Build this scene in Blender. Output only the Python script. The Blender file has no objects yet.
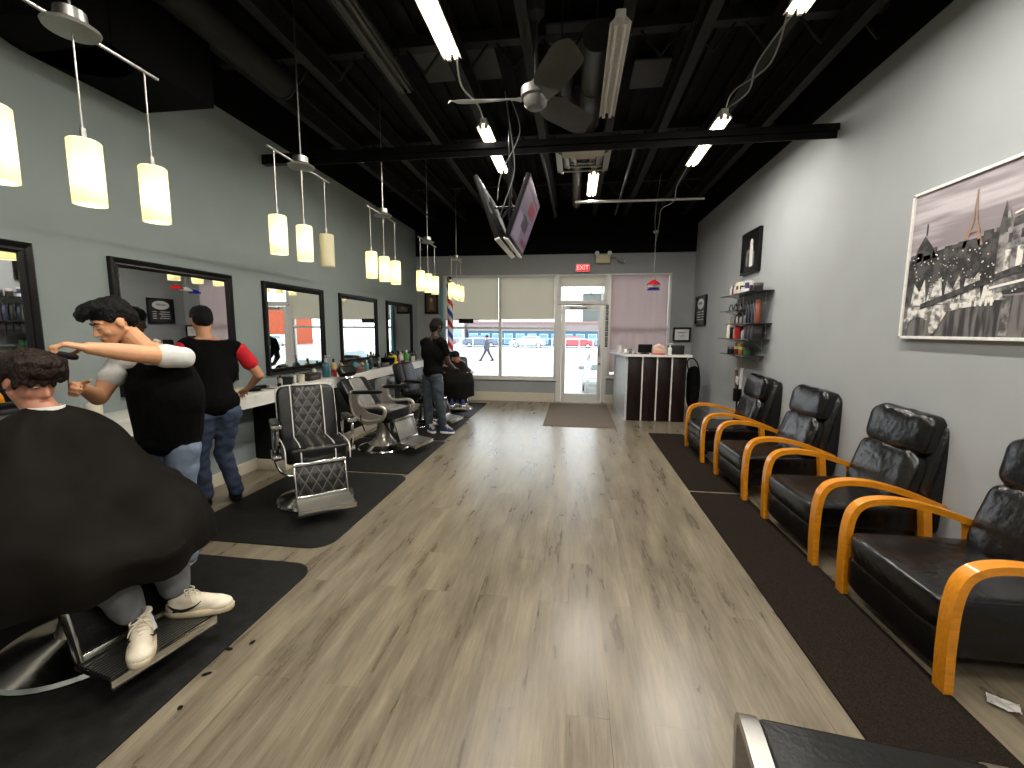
import bpy, bmesh, math, random
from math import sin, cos, pi, radians as R, atan2, sqrt
from mathutils import Vector as V, Matrix as M, Euler, noise
random.seed(7)
S = bpy.context.scene
COL = S.collection

# ------------------------------------------------------------------ camera
cd = bpy.data.cameras.new('camera'); cam = bpy.data.objects.new('camera', cd); COL.objects.link(cam)
cd.sensor_width = 36; cd.lens = 437.4 / 1024 * 36; cd.clip_start = .05; cd.clip_end = 300
_p, _y, _r = R(7.01), R(8.054), R(.329)
fw = V((-sin(_y) * cos(_p), cos(_y) * cos(_p), -sin(_p))); rt = V((cos(_y), sin(_y), 0)); up = rt.cross(fw)
rt2 = rt * cos(_r) + up * sin(_r); up2 = up * cos(_r) - rt * sin(_r)
mw = M.Identity(4)
for i in range(3): mw[i][0] = rt2[i]; mw[i][1] = up2[i]; mw[i][2] = -fw[i]
mw[0][3], mw[1][3], mw[2][3] = 0, 0, 1.6
cam.matrix_world = mw; S.camera = cam

# ------------------------------------------------------------------ world, exposure, large lights
w = bpy.data.worlds.new('overcast_sky'); S.world = w; w.use_nodes = True
bg = w.node_tree.nodes['Background']; bg.inputs[0].default_value = (.93, .96, 1, 1); bg.inputs[1].default_value = 3.7
S.view_settings.view_transform = 'Standard'; S.view_settings.look = 'None'; S.view_settings.gamma = 1
S.view_settings.exposure = 0.18; S.view_settings.use_curve_mapping = False
S.cycles.max_bounces = 8; S.cycles.diffuse_bounces = 4; S.cycles.transparent_max_bounces = 12
S.cycles.sample_clamp_indirect = 6; S.cycles.caustics_reflective = False; S.cycles.caustics_refractive = False
XL, XR, YB, YF, ZW, ZD = -3.59, 2.455, 9.76, -3.4, 3.8, 4.35
def portal(x0, x1, z0, z1):
    l = bpy.data.lights.new('window_portal', 'AREA'); l.shape = 'RECTANGLE'; l.size = x1 - x0; l.size_y = z1 - z0
    l.cycles.is_portal = True
    o = bpy.data.objects.new('window_portal', l); COL.objects.link(o)
    o.location = ((x0 + x1) / 2, YB + .16, (z0 + z1) / 2); o.rotation_euler = (-pi / 2, 0, 0)
portal(-2.97, -.4, .52, 2.8); portal(-.35, .66, .05, 2.8); portal(.72, 2.0, .66, 2.8)
TUBE_W, PEND_W = 36, 4.4

# ------------------------------------------------------------------ materials
def lin(c):
    return tuple((x / 255 / 12.92 if x / 255 <= .04045 else ((x / 255 + .055) / 1.055) ** 2.4) for x in c) + (1,)
def nmat(name):
    m = bpy.data.materials.new(name); m.use_nodes = True
    nt = m.node_tree; return m, nt, nt.nodes['Principled BSDF']
def node(nt, t, **k):
    n = nt.nodes.new(t)
    for a, b in k.items(): setattr(n, a, b)
    return n
def mat(name, c, rough=.6, metal=0, var=.08, scale=30, bump=0, bscale=None, spec=None, stretch=None, coat=0):
    m, nt, b = nmat(name); c = lin(c)
    b.inputs['Roughness'].default_value = rough; b.inputs['Metallic'].default_value = metal
    if spec is not None: b.inputs['Specular IOR Level'].default_value = spec
    if coat: b.inputs['Coat Weight'].default_value = coat
    tc = node(nt, 'ShaderNodeTexCoord'); mp = node(nt, 'ShaderNodeMapping')
    nt.links.new(tc.outputs['Object'], mp.inputs[0])
    if stretch: mp.inputs['Scale'].default_value = stretch
    n = node(nt, 'ShaderNodeTexNoise'); n.inputs['Scale'].default_value = scale; n.inputs['Detail'].default_value = 4
    nt.links.new(mp.outputs[0], n.inputs[0])
    r = node(nt, 'ShaderNodeValToRGB')
    r.color_ramp.elements[0].position = .3; r.color_ramp.elements[1].position = .7
    r.color_ramp.elements[0].color = tuple(x * (1 - var) for x in c[:3]) + (1,)
    r.color_ramp.elements[1].color = tuple(min(1, x * (1 + var)) for x in c[:3]) + (1,)
    nt.links.new(n.outputs[0], r.inputs[0]); nt.links.new(r.outputs[0], b.inputs['Base Color'])
    if bump:
        n2 = node(nt, 'ShaderNodeTexNoise'); n2.inputs['Scale'].default_value = bscale or scale; n2.inputs['Detail'].default_value = 5
        nt.links.new(mp.outputs[0], n2.inputs[0])
        bp = node(nt, 'ShaderNodeBump'); bp.inputs['Strength'].default_value = bump; bp.inputs['Distance'].default_value = .02
        nt.links.new(n2.outputs[0], bp.inputs['Height']); nt.links.new(bp.outputs[0], b.inputs['Normal'])
    return m
def emit(name, c, s):
    m, nt, b = nmat(name); b.inputs['Base Color'].default_value = lin(c)
    b.inputs['Emission Color'].default_value = lin(c); b.inputs['Emission Strength'].default_value = s
    return m
_mc = {}
def colm(c, rough=.4, metal=0):
    k = (tuple(c), rough, metal)
    if k not in _mc: _mc[k] = mat('paint_%d_%d_%d' % tuple(c), c, rough, metal, .05)
    return _mc[k]

m_wall = mat('grey_wall_paint', (156, 160, 161), .75, var=.03, scale=3, bump=.05, bscale=180)
m_wallL = mat('green_grey_wall_paint', (138, 148, 146), .75, var=.03, scale=3, bump=.05, bscale=180)
m_wallB = mat('back_wall_paint', (150, 153, 153), .75, var=.03, scale=3, bump=.05, bscale=180)
m_black = mat('black_ceiling_paint', (12, 11, 11), .9, var=.2, scale=6, spec=.1)
m_deck = mat('black_steel_deck', (26, 25, 24), .8, var=.35, scale=4, bump=.2, bscale=3, spec=.15)
m_joist = mat('black_steel_joist', (34, 33, 31), .6, var=.25, scale=9, spec=.25)
m_greyp = mat('grey_ceiling_metal', (70, 68, 66), .7, var=.15, scale=5)
m_trim = mat('cream_baseboard_paint', (205, 196, 176), .5, var=.04)
m_frameal = mat('white_aluminium', (214, 212, 206), .45, .15, var=.04)
m_frameblk = mat('black_lacquer_frame', (10, 8, 8), .35, var=.3, spec=.3)
m_blk = mat('satin_black', (9, 8, 8), .5, var=.25, spec=.2)
m_blkmet = mat('black_steel', (16, 15, 15), .4, .4, var=.2, spec=.25)
m_leather = mat('black_leather', (8, 7, 7), .25, var=.3, scale=14, bump=.35, bscale=14, spec=.5)
m_vinyl = mat('black_vinyl', (7, 6, 6), .34, var=.3, scale=12, bump=.12, bscale=60, spec=.35)
m_chrome = mat('chrome', (205, 203, 198), .16, 1, var=.05, scale=9)
m_brush = mat('brushed_aluminium', (176, 174, 168), .36, 1, var=.1, scale=40, stretch=(1, 20, 1))
m_pipe = mat('white_piping', (215, 212, 204), .5)
m_wood = mat('honey_bentwood', (214, 136, 26), .3, var=.16, scale=14, stretch=(1, 9, 3), coat=.3)
m_rug = mat('charcoal_carpet_runner', (42, 36, 31), 1, var=.5, scale=160, bump=.6, bscale=300, spec=.02)
m_mat = mat('black_rubber_mat', (28, 27, 25), .6, var=.3, scale=16, bump=.15, bscale=120, spec=.12)
m_door_mat = mat('brown_entrance_carpet', (104, 92, 78), .95, var=.2, scale=200, bump=.5, bscale=260)
m_counter = mat('white_laminate', (222, 220, 212), .35, var=.05, scale=6)
m_wenge = mat('dark_wenge_laminate', (24, 13, 10), .4, var=.35, scale=6, stretch=(6, 6, .8), spec=.25)
m_grey = mat('grey_plastic', (140, 140, 138), .45)
m_white = mat('white_plastic', (226, 224, 218), .45)
m_cape = mat('black_nylon_cape', (19, 16, 12), .75, var=.3, scale=5, bump=.2, bscale=9, spec=.1)
m_vest = mat('black_vest_cloth', (11, 11, 11), .9, var=.25, scale=40, bump=.3, bscale=16, spec=.08)
m_tee = mat('white_cotton', (214, 213, 208), .85, var=.05, scale=20, bump=.2, bscale=20)
m_red = mat('red_cotton', (196, 20, 34), .85, var=.06, scale=20)
m_blacktee = mat('black_cotton', (12, 11, 11), .9, var=.2, scale=30, bump=.2, bscale=18, spec=.08)
m_jean = mat('blue_denim', (52, 64, 86), .85, var=.22, scale=14, bump=.25, bscale=24)
m_jeanl = mat('light_blue_denim', (116, 130, 150), .85, var=.15, scale=14, bump=.25, bscale=24)
m_jeand = mat('faded_dark_denim', (56, 62, 70), .85, var=.5, scale=7, bump=.3, bscale=20)
m_sweat = mat('grey_sweatpant_cotton', (108, 110, 112), .9, var=.1, scale=25, bump=.3, bscale=14)
m_shoe = mat('cream_leather', (216, 205, 182), .5, var=.1, scale=14)
m_sole = mat('rubber_sole', (196, 182, 154), .6, var=.08)
m_lace = mat('lace_cord', (200, 190, 168), .8)
m_navy = mat('navy_suede', (34, 46, 92), .8, var=.15)
m_sock = mat('black_sock', (14, 13, 13), .95)
def skin(name, c):
    m = mat(name, c, .5, var=.07, scale=9, bump=.04, bscale=80)
    b = m.node_tree.nodes['Principled BSDF']; b.inputs['Subsurface Weight'].default_value = .08
    b.inputs['Subsurface Radius'].default_value = (.02, .008, .004); return m
m_skin = skin('fair_skin', (214, 158, 118)); m_skin2 = skin('tan_skin', (196, 140, 104)); m_skin3 = skin('dark_brown_skin', (62, 40, 31))
m_skin4 = skin('warm_skin', (186, 130, 104))
m_hair = mat('black_hair', (7, 5, 5), .65, var=.4, scale=40, bump=.8, bscale=45, stretch=(3, 1, 1), spec=.2)
m_hairb = mat('dark_brown_hair', (34, 22, 15), .55, spec=.25, var=.45, scale=30, bump=.9, bscale=40, stretch=(2, 1, 1))
m_lip = mat('lips', (168, 96, 84), .5); m_eyew = mat('eye_white', (220, 214, 206), .3); m_iris = mat('dark_iris', (28, 18, 14), .2)

def translucent(name, c, tw, back=None):
    m, nt, b = nmat(name); nt.nodes.remove(b); out = nt.nodes['Material Output']
    d = node(nt, 'ShaderNodeBsdfDiffuse'); t = node(nt, 'ShaderNodeBsdfTranslucent'); mx = node(nt, 'ShaderNodeMixShader')
    n = node(nt, 'ShaderNodeTexNoise'); n.inputs['Scale'].default_value = 3
    r = node(nt, 'ShaderNodeValToRGB'); lc = lin(c)
    r.color_ramp.elements[0].color = tuple(x * .96 for x in lc[:3]) + (1,); r.color_ramp.elements[1].color = lc
    nt.links.new(n.outputs[0], r.inputs[0]); nt.links.new(r.outputs[0], d.inputs[0])
    t.inputs[0].default_value = lin(back or c); mx.inputs[0].default_value = tw
    nt.links.new(d.outputs[0], mx.inputs[1]); nt.links.new(t.outputs[0], mx.inputs[2]); nt.links.new(mx.outputs[0], out.inputs[0])
    return m
m_shade = translucent('beige_roller_cloth', (222, 216, 200), .46)
m_curtain = translucent('dusty_pink_cloth', (212, 196, 194), .40)
m_opal = translucent('cream_opal_glass', (240, 236, 212), .55, (252, 248, 228))
def glassmat():
    m, nt, b = nmat('clear_glass'); nt.nodes.remove(b); out = nt.nodes['Material Output']
    t = node(nt, 'ShaderNodeBsdfTransparent'); g = node(nt, 'ShaderNodeBsdfGlossy'); f = node(nt, 'ShaderNodeFresnel'); mx = node(nt, 'ShaderNodeMixShader')
    t.inputs[0].default_value = (.93, .95, .95, 1); g.inputs['Roughness'].default_value = .02; f.inputs[0].default_value = 1.45
    nt.links.new(f.outputs[0], mx.inputs[0]); nt.links.new(t.outputs[0], mx.inputs[1]); nt.links.new(g.outputs[0], mx.inputs[2])
    nt.links.new(mx.outputs[0], out.inputs[0]); return m
m_glass = glassmat()
m_mirror, _nt, _b = nmat('silvered_mirror'); _b.inputs['Metallic'].default_value = 1; _b.inputs['Roughness'].default_value = .01; _b.inputs['Base Color'].default_value = (.86, .88, .87, 1)
m_tube = emit('fluorescent_tube', (255, 240, 214), 14); m_bulb = emit('lamp_bulb', (255, 244, 200), 9)
m_exit = emit('red_exit_lens', (235, 20, 36), 1.2); m_exitw = emit('exit_letters', (255, 214, 206), 1.0)

def floor_mat():
    m, nt, b = nmat('weathered_oak_vinyl_plank'); L = nt.links.new
    tc = node(nt, 'ShaderNodeTexCoord'); mp = node(nt, 'ShaderNodeMapping'); mp.inputs['Rotation'].default_value = (0, 0, pi / 2)
    L(tc.outputs['Object'], mp.inputs[0])
    br = node(nt, 'ShaderNodeTexBrick'); br.inputs['Scale'].default_value = 1; br.inputs['Brick Width'].default_value = 1.22
    br.inputs['Row Height'].default_value = .18; br.inputs['Mortar Size'].default_value = .0012; br.offset = .37
    br.inputs['Color1'].default_value = (.48, .48, .48, 1); br.inputs['Color2'].default_value = (.55, .55, .55, 1); br.inputs['Mortar'].default_value = (.36, .36, .36, 1)
    L(mp.outputs[0], br.inputs[0])
    m2 = node(nt, 'ShaderNodeMapping'); m2.inputs['Scale'].default_value = (6.5, 1.0, 1); L(tc.outputs['Object'], m2.inputs[0])
    ofs = node(nt, 'ShaderNodeVectorMath', operation='MULTIPLY_ADD'); ofs.inputs[1].default_value = (9, 9, 9); L(br.outputs['Color'], ofs.inputs[0]); L(m2.outputs[0], ofs.inputs[2])
    n1 = node(nt, 'ShaderNodeTexNoise'); n1.inputs['Scale'].default_value = 1.3; n1.inputs['Detail'].default_value = 9; n1.inputs['Roughness'].default_value = .62; n1.inputs['Distortion'].default_value = .15; L(ofs.outputs[0], n1.inputs[0])
    m3 = node(nt, 'ShaderNodeMapping'); m3.inputs['Scale'].default_value = (42, 2.2, 1); L(tc.outputs['Object'], m3.inputs[0])
    n2 = node(nt, 'ShaderNodeTexNoise'); n2.inputs['Scale'].default_value = 1.5; n2.inputs['Detail'].default_value = 8; n2.inputs['Roughness'].default_value = .7; L(m3.outputs[0], n2.inputs[0])
    a = node(nt, 'ShaderNodeMath', operation='MULTIPLY_ADD'); a.inputs[1].default_value = .62; L(n2.outputs[0], a.inputs[0]); L(n1.outputs[0], a.inputs[2])
    a2 = node(nt, 'ShaderNodeMath', operation='MULTIPLY_ADD'); a2.inputs[1].default_value = .42; L(br.outputs['Color'], a2.inputs[0]); L(a.outputs[0], a2.inputs[2])
    a3 = node(nt, 'ShaderNodeMath', operation='MULTIPLY'); a3.inputs[1].default_value = .735; L(a2.outputs[0], a3.inputs[0]); a2 = a3
    r = node(nt, 'ShaderNodeValToRGB'); e = r.color_ramp.elements
    e[0].position = .50; e[0].color = lin((72, 62, 49)); e[1].position = 1.0; e[1].color = lin((150, 138, 116))
    x = e.new(.66); x.color = lin((100, 90, 74)); x = e.new(.82); x.color = lin((126, 116, 97))
    L(a2.outputs[0], r.inputs[0]); L(r.outputs[0], b.inputs['Base Color'])
    rr = node(nt, 'ShaderNodeMapRange'); rr.inputs[3].default_value = .22; rr.inputs[4].default_value = .36; L(n1.outputs[0], rr.inputs[0]); L(rr.outputs[0], b.inputs['Roughness'])
    bp = node(nt, 'ShaderNodeBump'); b.inputs['Specular IOR Level'].default_value = .6; bp.inputs['Strength'].default_value = .10; bp.inputs['Distance'].default_value = .006; L(a.outputs[0], bp.inputs['Height']); L(bp.outputs[0], b.inputs['Normal'])
    return m
m_floor = floor_mat()
def quilt_mat():
    m, nt, b = nmat('diamond_quilted_vinyl'); L = nt.links.new
    tc = node(nt, 'ShaderNodeTexCoord'); s = node(nt, 'ShaderNodeSeparateXYZ'); L(tc.outputs['Object'], s.inputs[0])
    outs = []
    for sg in (1, -1):
        q = node(nt, 'ShaderNodeMath', operation='MULTIPLY_ADD'); q.inputs[1].default_value = sg * .62; L(s.outputs[2], q.inputs[0]); L(s.outputs[1], q.inputs[2])
        k = node(nt, 'ShaderNodeMath', operation='MULTIPLY'); k.inputs[1].default_value = 11.5; L(q.outputs[0], k.inputs[0])
        f = node(nt, 'ShaderNodeMath', operation='FRACT'); L(k.outputs[0], f.inputs[0])
        u = node(nt, 'ShaderNodeMath', operation='SUBTRACT'); u.inputs[1].default_value = .5; L(f.outputs[0], u.inputs[0])
        v = node(nt, 'ShaderNodeMath', operation='ABSOLUTE'); L(u.outputs[0], v.inputs[0]); outs.append(v)
    mn = node(nt, 'ShaderNodeMath', operation='MINIMUM'); L(outs[0].outputs[0], mn.inputs[0]); L(outs[1].outputs[0], mn.inputs[1])
    r = node(nt, 'ShaderNodeValToRGB'); r.color_ramp.elements[0].position = .02; r.color_ramp.elements[0].color = lin((84, 80, 72))
    r.color_ramp.elements[1].position = .09; r.color_ramp.elements[1].color = lin((16, 15, 14)); L(mn.outputs[0], r.inputs[0]); L(r.outputs[0], b.inputs['Base Color'])
    bp = node(nt, 'ShaderNodeBump'); bp.inputs['Strength'].default_value = .5; bp.inputs['Distance'].default_value = .02; L(mn.outputs[0], bp.inputs['Height']); L(bp.outputs[0], b.inputs['Normal'])
    b.inputs['Roughness'].default_value = .4; return m
m_quilt = quilt_mat()
def pole_mat():
    m, nt, b = nmat('barber_stripe'); L = nt.links.new
    tc = node(nt, 'ShaderNodeTexCoord'); s = node(nt, 'ShaderNodeSeparateXYZ'); L(tc.outputs['Object'], s.inputs[0])
    a = node(nt, 'ShaderNodeMath', operation='ARCTAN2'); L(s.outputs[1], a.inputs[0]); L(s.outputs[0], a.inputs[1])
    k = node(nt, 'ShaderNodeMath', operation='MULTIPLY'); k.inputs[1].default_value = 1 / (2 * pi); L(a.outputs[0], k.inputs[0])
    z = node(nt, 'ShaderNodeMath', operation='MULTIPLY_ADD'); z.inputs[1].default_value = 2.1; L(s.outputs[2], z.inputs[0]); L(k.outputs[0], z.inputs[2])
    f = node(nt, 'ShaderNodeMath', operation='FRACT'); L(z.outputs[0], f.inputs[0])
    r = node(nt, 'ShaderNodeValToRGB'); r.color_ramp.interpolation = 'CONSTANT'; e = r.color_ramp.elements
    e[0].position = 0; e[0].color = lin((240, 240, 240)); e[1].position = .24; e[1].color = lin((206, 28, 40))
    x = e.new(.5); x.color = lin((240, 240, 240)); x = e.new(.74); x.color = lin((40, 66, 170))
    L(f.outputs[0], r.inputs[0]); L(r.outputs[0], b.inputs['Base Color']); b.inputs['Roughness'].default_value = .3; return m
m_pole = pole_mat()

# ------------------------------------------------------------------ mesh helpers
def mark(bm, n0, mi):
    if mi:
        bm.faces.ensure_lookup_table()
        for f in bm.faces[n0:]: f.material_index = mi
def box(bm, c, s, rot=None, bev=0, mi=0, seg=2):
    n0 = len(bm.faces); g = bmesh.ops.create_cube(bm, size=1); vs = g['verts']
    bmesh.ops.scale(bm, vec=V(s), verts=vs)
    if bev:
        es = list({e for v in vs for e in v.link_edges})
        r = bmesh.ops.bevel(bm, geom=es, offset=min(bev, min(s) * .49), segments=seg, affect='EDGES', profile=.5)
        vs = list({v for f in bm.faces[n0:] for v in f.verts}) if False else list({v for v in r['verts']} | {v for v in vs if v.is_valid})
    if rot is not None: bmesh.ops.rotate(bm, cent=(0, 0, 0), matrix=Euler(rot).to_matrix() if not isinstance(rot, M) else rot, verts=vs)
    bmesh.ops.translate(bm, vec=V(c), verts=vs); mark(bm, n0, mi)
def bb(bm, x0, x1, y0, y1, z0, z1, bev=0, mi=0):
    box(bm, ((x0 + x1) / 2, (y0 + y1) / 2, (z0 + z1) / 2), (abs(x1 - x0), abs(y1 - y0), abs(z1 - z0)), None, bev, mi)
def frame_of(d):
    d = V(d).normalized(); a = V((0, 0, 1)) if abs(d.z) < .9 else V((1, 0, 0))
    u = d.cross(a).normalized(); return u, d.cross(u).normalized()
def cone(bm, p1, r1, p2, r2=None, n=16, caps=True, mi=0):
    r2 = r1 if r2 is None else r2; p1, p2 = V(p1), V(p2); u, v = frame_of(p2 - p1); n0 = len(bm.faces)
    A = [bm.verts.new(p1 + (u * cos(2 * pi * i / n) + v * sin(2 * pi * i / n)) * r1) for i in range(n)]
    B = [bm.verts.new(p2 + (u * cos(2 * pi * i / n) + v * sin(2 * pi * i / n)) * r2) for i in range(n)]
    for i in range(n): bm.faces.new((A[i], A[(i + 1) % n], B[(i + 1) % n], B[i]))
    if caps: bm.faces.new(A[::-1]); bm.faces.new(B)
    mark(bm, n0, mi)
def lathe(bm, prof, c=(0, 0, 0), n=28, ax=None, mi=0):
    c = V(c); n0 = len(bm.faces); rings = []
    q = V((0, 0, 1)).rotation_difference(V(ax)).to_matrix() if ax is not None else M.Identity(3)
    for r, z in prof:
        rings.append([bm.verts.new(c + q @ V((max(r, 1e-4) * cos(2 * pi * i / n), max(r, 1e-4) * sin(2 * pi * i / n), z))) for i in range(n)])
    for a, b in zip(rings, rings[1:]):
        for i in range(n): bm.faces.new((a[i], a[(i + 1) % n], b[(i + 1) % n], b[i]))
    bm.faces.new(rings[0][::-1]); bm.faces.new(rings[-1]); mark(bm, n0, mi)
def tube(bm, pts, r, n=8, mi=0):
    pts = [V(p) for p in pts]; n0 = len(bm.faces); rings = []; u = None
    for i, p in enumerate(pts):
        d = (pts[min(i + 1, len(pts) - 1)] - pts[max(i - 1, 0)]).normalized()
        if u is None: u, v = frame_of(d)
        else:
            u = (u - d * u.dot(d)).normalized(); v = d.cross(u)
        rr = r[i] if isinstance(r, (list, tuple)) else r
        rings.append([bm.verts.new(p + (u * cos(2 * pi * k / n) + v * sin(2 * pi * k / n)) * rr) for k in range(n)])
    for a, b in zip(rings, rings[1:]):
        for i in range(n): bm.faces.new((a[i], a[(i + 1) % n], b[(i + 1) % n], b[i]))
    bm.faces.new(rings[0][::-1]); bm.faces.new(rings[-1]); mark(bm, n0, mi)
def smoothpts(pts, k=6):
    P = [V(p) if len(p) > 2 else V((p[0], 0, p[1])) for p in pts]; out = []
    for i in range(len(P) - 1):
        a, b, c, d = P[max(i - 1, 0)], P[i], P[i + 1], P[min(i + 2, len(P) - 1)]
        for j in range(k):
            t = j / k
            out.append(.5 * ((2 * b) + (c - a) * t + (2 * a - 5 * b + 4 * c - d) * t * t + (3 * b - a - 3 * c + d) * t ** 3))
    return out + [P[-1]]
def band(bm, prof, y0, y1, th, mi=0):
    """a strip of thickness th following an x-z profile, y0..y1 wide"""
    n0 = len(bm.faces); P = [V((x, 0, z)) for x, z in prof]; rows = []
    for i, p in enumerate(P):
        d = (P[min(i + 1, len(P) - 1)] - P[max(i - 1, 0)]).normalized(); nn = V((-d.z, 0, d.x)) * th / 2
        rows.append([bm.verts.new(V((q.x, y, q.z))) for q, y in ((p + nn, y0), (p + nn, y1), (p - nn, y1), (p - nn, y0))])
    for a, b in zip(rows, rows[1:]):
        for i in range(4): bm.faces.new((a[i], a[(i + 1) % 4], b[(i + 1) % 4], b[i]))
    bm.faces.new(rows[0][::-1]); bm.faces.new(rows[-1]); mark(bm, n0, mi)
def prism(bm, poly, axis, a, b, mi=0):
    """poly (u,v) extruded along axis 'x','y','z' from a to b"""
    n0 = len(bm.faces)
    def mk(u, v, t): return {'x': (t, u, v), 'y': (u, t, v), 'z': (u, v, t)}[axis]
    A = [bm.verts.new(mk(u, v, a)) for u, v in poly]; B = [bm.verts.new(mk(u, v, b)) for u, v in poly]; n = len(poly)
    for i in range(n): bm.faces.new((A[i], A[(i + 1) % n], B[(i + 1) % n], B[i]))
    bm.faces.new(A[::-1]); bm.faces.new(B); bmesh.ops.recalc_face_normals(bm, faces=bm.faces[n0:]); mark(bm, n0, mi)
def puff(bm, c, s, rot=None, e=.35, nu=28, nv=18, amp=0, freq=6, mi=0, seed=0, wr=None):
    """soft cushion: superellipsoid with optional wrinkles"""
    n0 = len(bm.faces); c = V(c); q = Euler(rot).to_matrix() if rot is not None else M.Identity(3)
    def sp(t, e): return math.copysign(abs(t) ** e, t)
    rings = []
    for j in range(nv + 1):
        ph = -pi / 2 + pi * j / nv; row = []
        for i in range(nu):
            th = 2 * pi * i / nu
            p = V((sp(cos(ph), e) * sp(cos(th), e), sp(cos(ph), e) * sp(sin(th), e), sp(sin(ph), e)))
            p = V((p.x * s[0] / 2, p.y * s[1] / 2, p.z * s[2] / 2))
            if amp:
                f = noise.noise(V((p.x * freq, p.y * freq, p.z * freq)) * (1) + V((seed, seed, 0)))
                if wr: f += sin(p.y * wr + 3 * noise.noise(p * 5 + V((seed, 0, 0)))) * .4
                p *= 1 + amp * f / max(.05, max(abs(p.x), abs(p.y), abs(p.z)))
            row.append(bm.verts.new(c + q @ p))
        rings.append(row)
    for a, b in zip(rings, rings[1:]):
        for i in range(nu): bm.faces.new((a[i], a[(i + 1) % nu], b[(i + 1) % nu], b[i]))
    bmesh.ops.remove_doubles(bm, verts=[v for r in (rings[0], rings[-1]) for v in r], dist=1e-5)
    mark(bm, n0, mi)
def NB(): return bmesh.new()
def obj(name, bm, m, parent=None, smooth=True, kind=None, label=None, loc=None, rotz=None, sub=0):
    me = bpy.data.meshes.new(name); bm.to_mesh(me); bm.free()
    for mm in (m if isinstance(m, (list, tuple)) else [m]): me.materials.append(mm)
    o = bpy.data.objects.new(name, me); COL.objects.link(o)
    if smooth:
        me.shade_smooth()
        try: me.set_sharp_from_angle(angle=R(38))
        except Exception: pass
    if parent is not None: o.parent = parent
    if kind: o['kind'] = kind
    if label: o['label'] = label
    if loc is not None: o.location = loc
    if rotz is not None: o.rotation_euler = (0, 0, rotz)
    if sub:
        md = o.modifiers.new('sub', 'SUBSURF'); md.levels = sub; md.render_levels = sub
    return o
def struct(name, bm, m): return obj(name, bm, m, kind='structure', smooth=False)
def tag(o, label, cat, group=None):
    o['label'] = label; o['category'] = cat
    if group: o['group'] = group
    return o
def thing(name, label, cat, loc=(0, 0, 0), rotz=0, group=None):
    o = bpy.data.objects.new(name, None); o.empty_display_size = .05; COL.objects.link(o)
    o.location = loc; o.rotation_euler = (0, 0, rotz); return tag(o, label, cat, group)
def copy_tree(o, parent=None):
    c = o.copy(); COL.objects.link(c)
    if parent is not None: c.parent = parent
    for ch in list(o.children): copy_tree(ch, c)
    return c
def text_bm(s, size, depth=.002, sx=1):
    cu = bpy.data.curves.new('t', 'FONT'); cu.body = s; cu.size = size; cu.extrude = depth; cu.align_x = 'CENTER'; cu.align_y = 'CENTER'
    o = bpy.data.objects.new('t', cu); COL.objects.link(o); bpy.context.view_layer.update()
    me = bpy.data.meshes.new_from_object(o.evaluated_get(bpy.context.evaluated_depsgraph_get()))
    bm = NB(); bm.from_mesh(me); bpy.data.objects.remove(o); bpy.data.curves.remove(cu); bpy.data.meshes.remove(me)
    bmesh.ops.scale(bm, vec=(sx, 1, 1), verts=bm.verts); return bm
def text_into(bm, s, size, c, ux, uy, mi=0, depth=.001, sx=1):
    t = text_bm(s, size, depth, sx); ux, uy = V(ux), V(uy); uz = ux.cross(uy)
    for f in t.faces: f.material_index = mi
    for v in t.verts: v.co = V(c) + ux * v.co.x + uy * v.co.y + uz * v.co.z
    me = bpy.data.meshes.new('t'); t.to_mesh(me); t.free(); bm.from_mesh(me); bpy.data.meshes.remove(me)

# ------------------------------------------------------------------ room shell
b = NB(); bb(b, XL - .2, XR + .2, YF - .2, YB + .02, -.12, 0); struct('floor', b, m_floor)
b = NB(); bb(b, XL - .2, XL, YF, YB + .2, 0, ZW); bb(b, XL - .2, XL, YF, YB + .2, ZW, ZD, mi=1); struct('wall_left', b, [m_wallL, m_black])
b = NB(); bb(b, XR, XR + .2, YF, YB + .2, 0, ZW); bb(b, XR, XR + .2, YF, YB + .2, ZW, ZD, mi=1); struct('wall_right', b, [m_wall, m_black])
b = NB(); bb(b, XL - .2, XR + .2, YF - .2, YF, 0, ZW); bb(b, XL - .2, XR + .2, YF - .2, YF, ZW, ZD, mi=1); struct('wall_rear', b, [m_wall, m_black])
b = NB(); T = .2
bb(b, XL, -2.97, YB, YB + T, 0, 3.235); bb(b, -2.97, -.40, YB, YB + T, 0, .5); bb(b, -2.97, 2.0, YB, YB + T, 2.81, 3.235)
bb(b, 2.0, XR, YB, YB + T, 0, 3.235); bb(b, .70, 2.0, YB, YB + T, 0, .58)
bb(b, -.40, -.36, YB, YB + T, 0, 2.81, mi=2); bb(b, .66, .70, YB, YB + T, 0, 2.81, mi=2); bb(b, .70, .72, YB, YB + T, .58, 2.81, mi=2)
bb(b, XL, XR, YB - .02, YB + T, 3.235, ZD, mi=1)
struct('wall_front', b, [m_wallB, m_black, m_frameal])
b = NB(); bb(b, XL - .2, XR + .2, YF - .2, YB + .2, ZD, ZD + .1)
k = 0; x = XL
while x < XR:
    bb(b, x, x + .09, YF, YB, ZD - .04, ZD); x += .2
struct('ceiling', b, m_deck)
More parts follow.
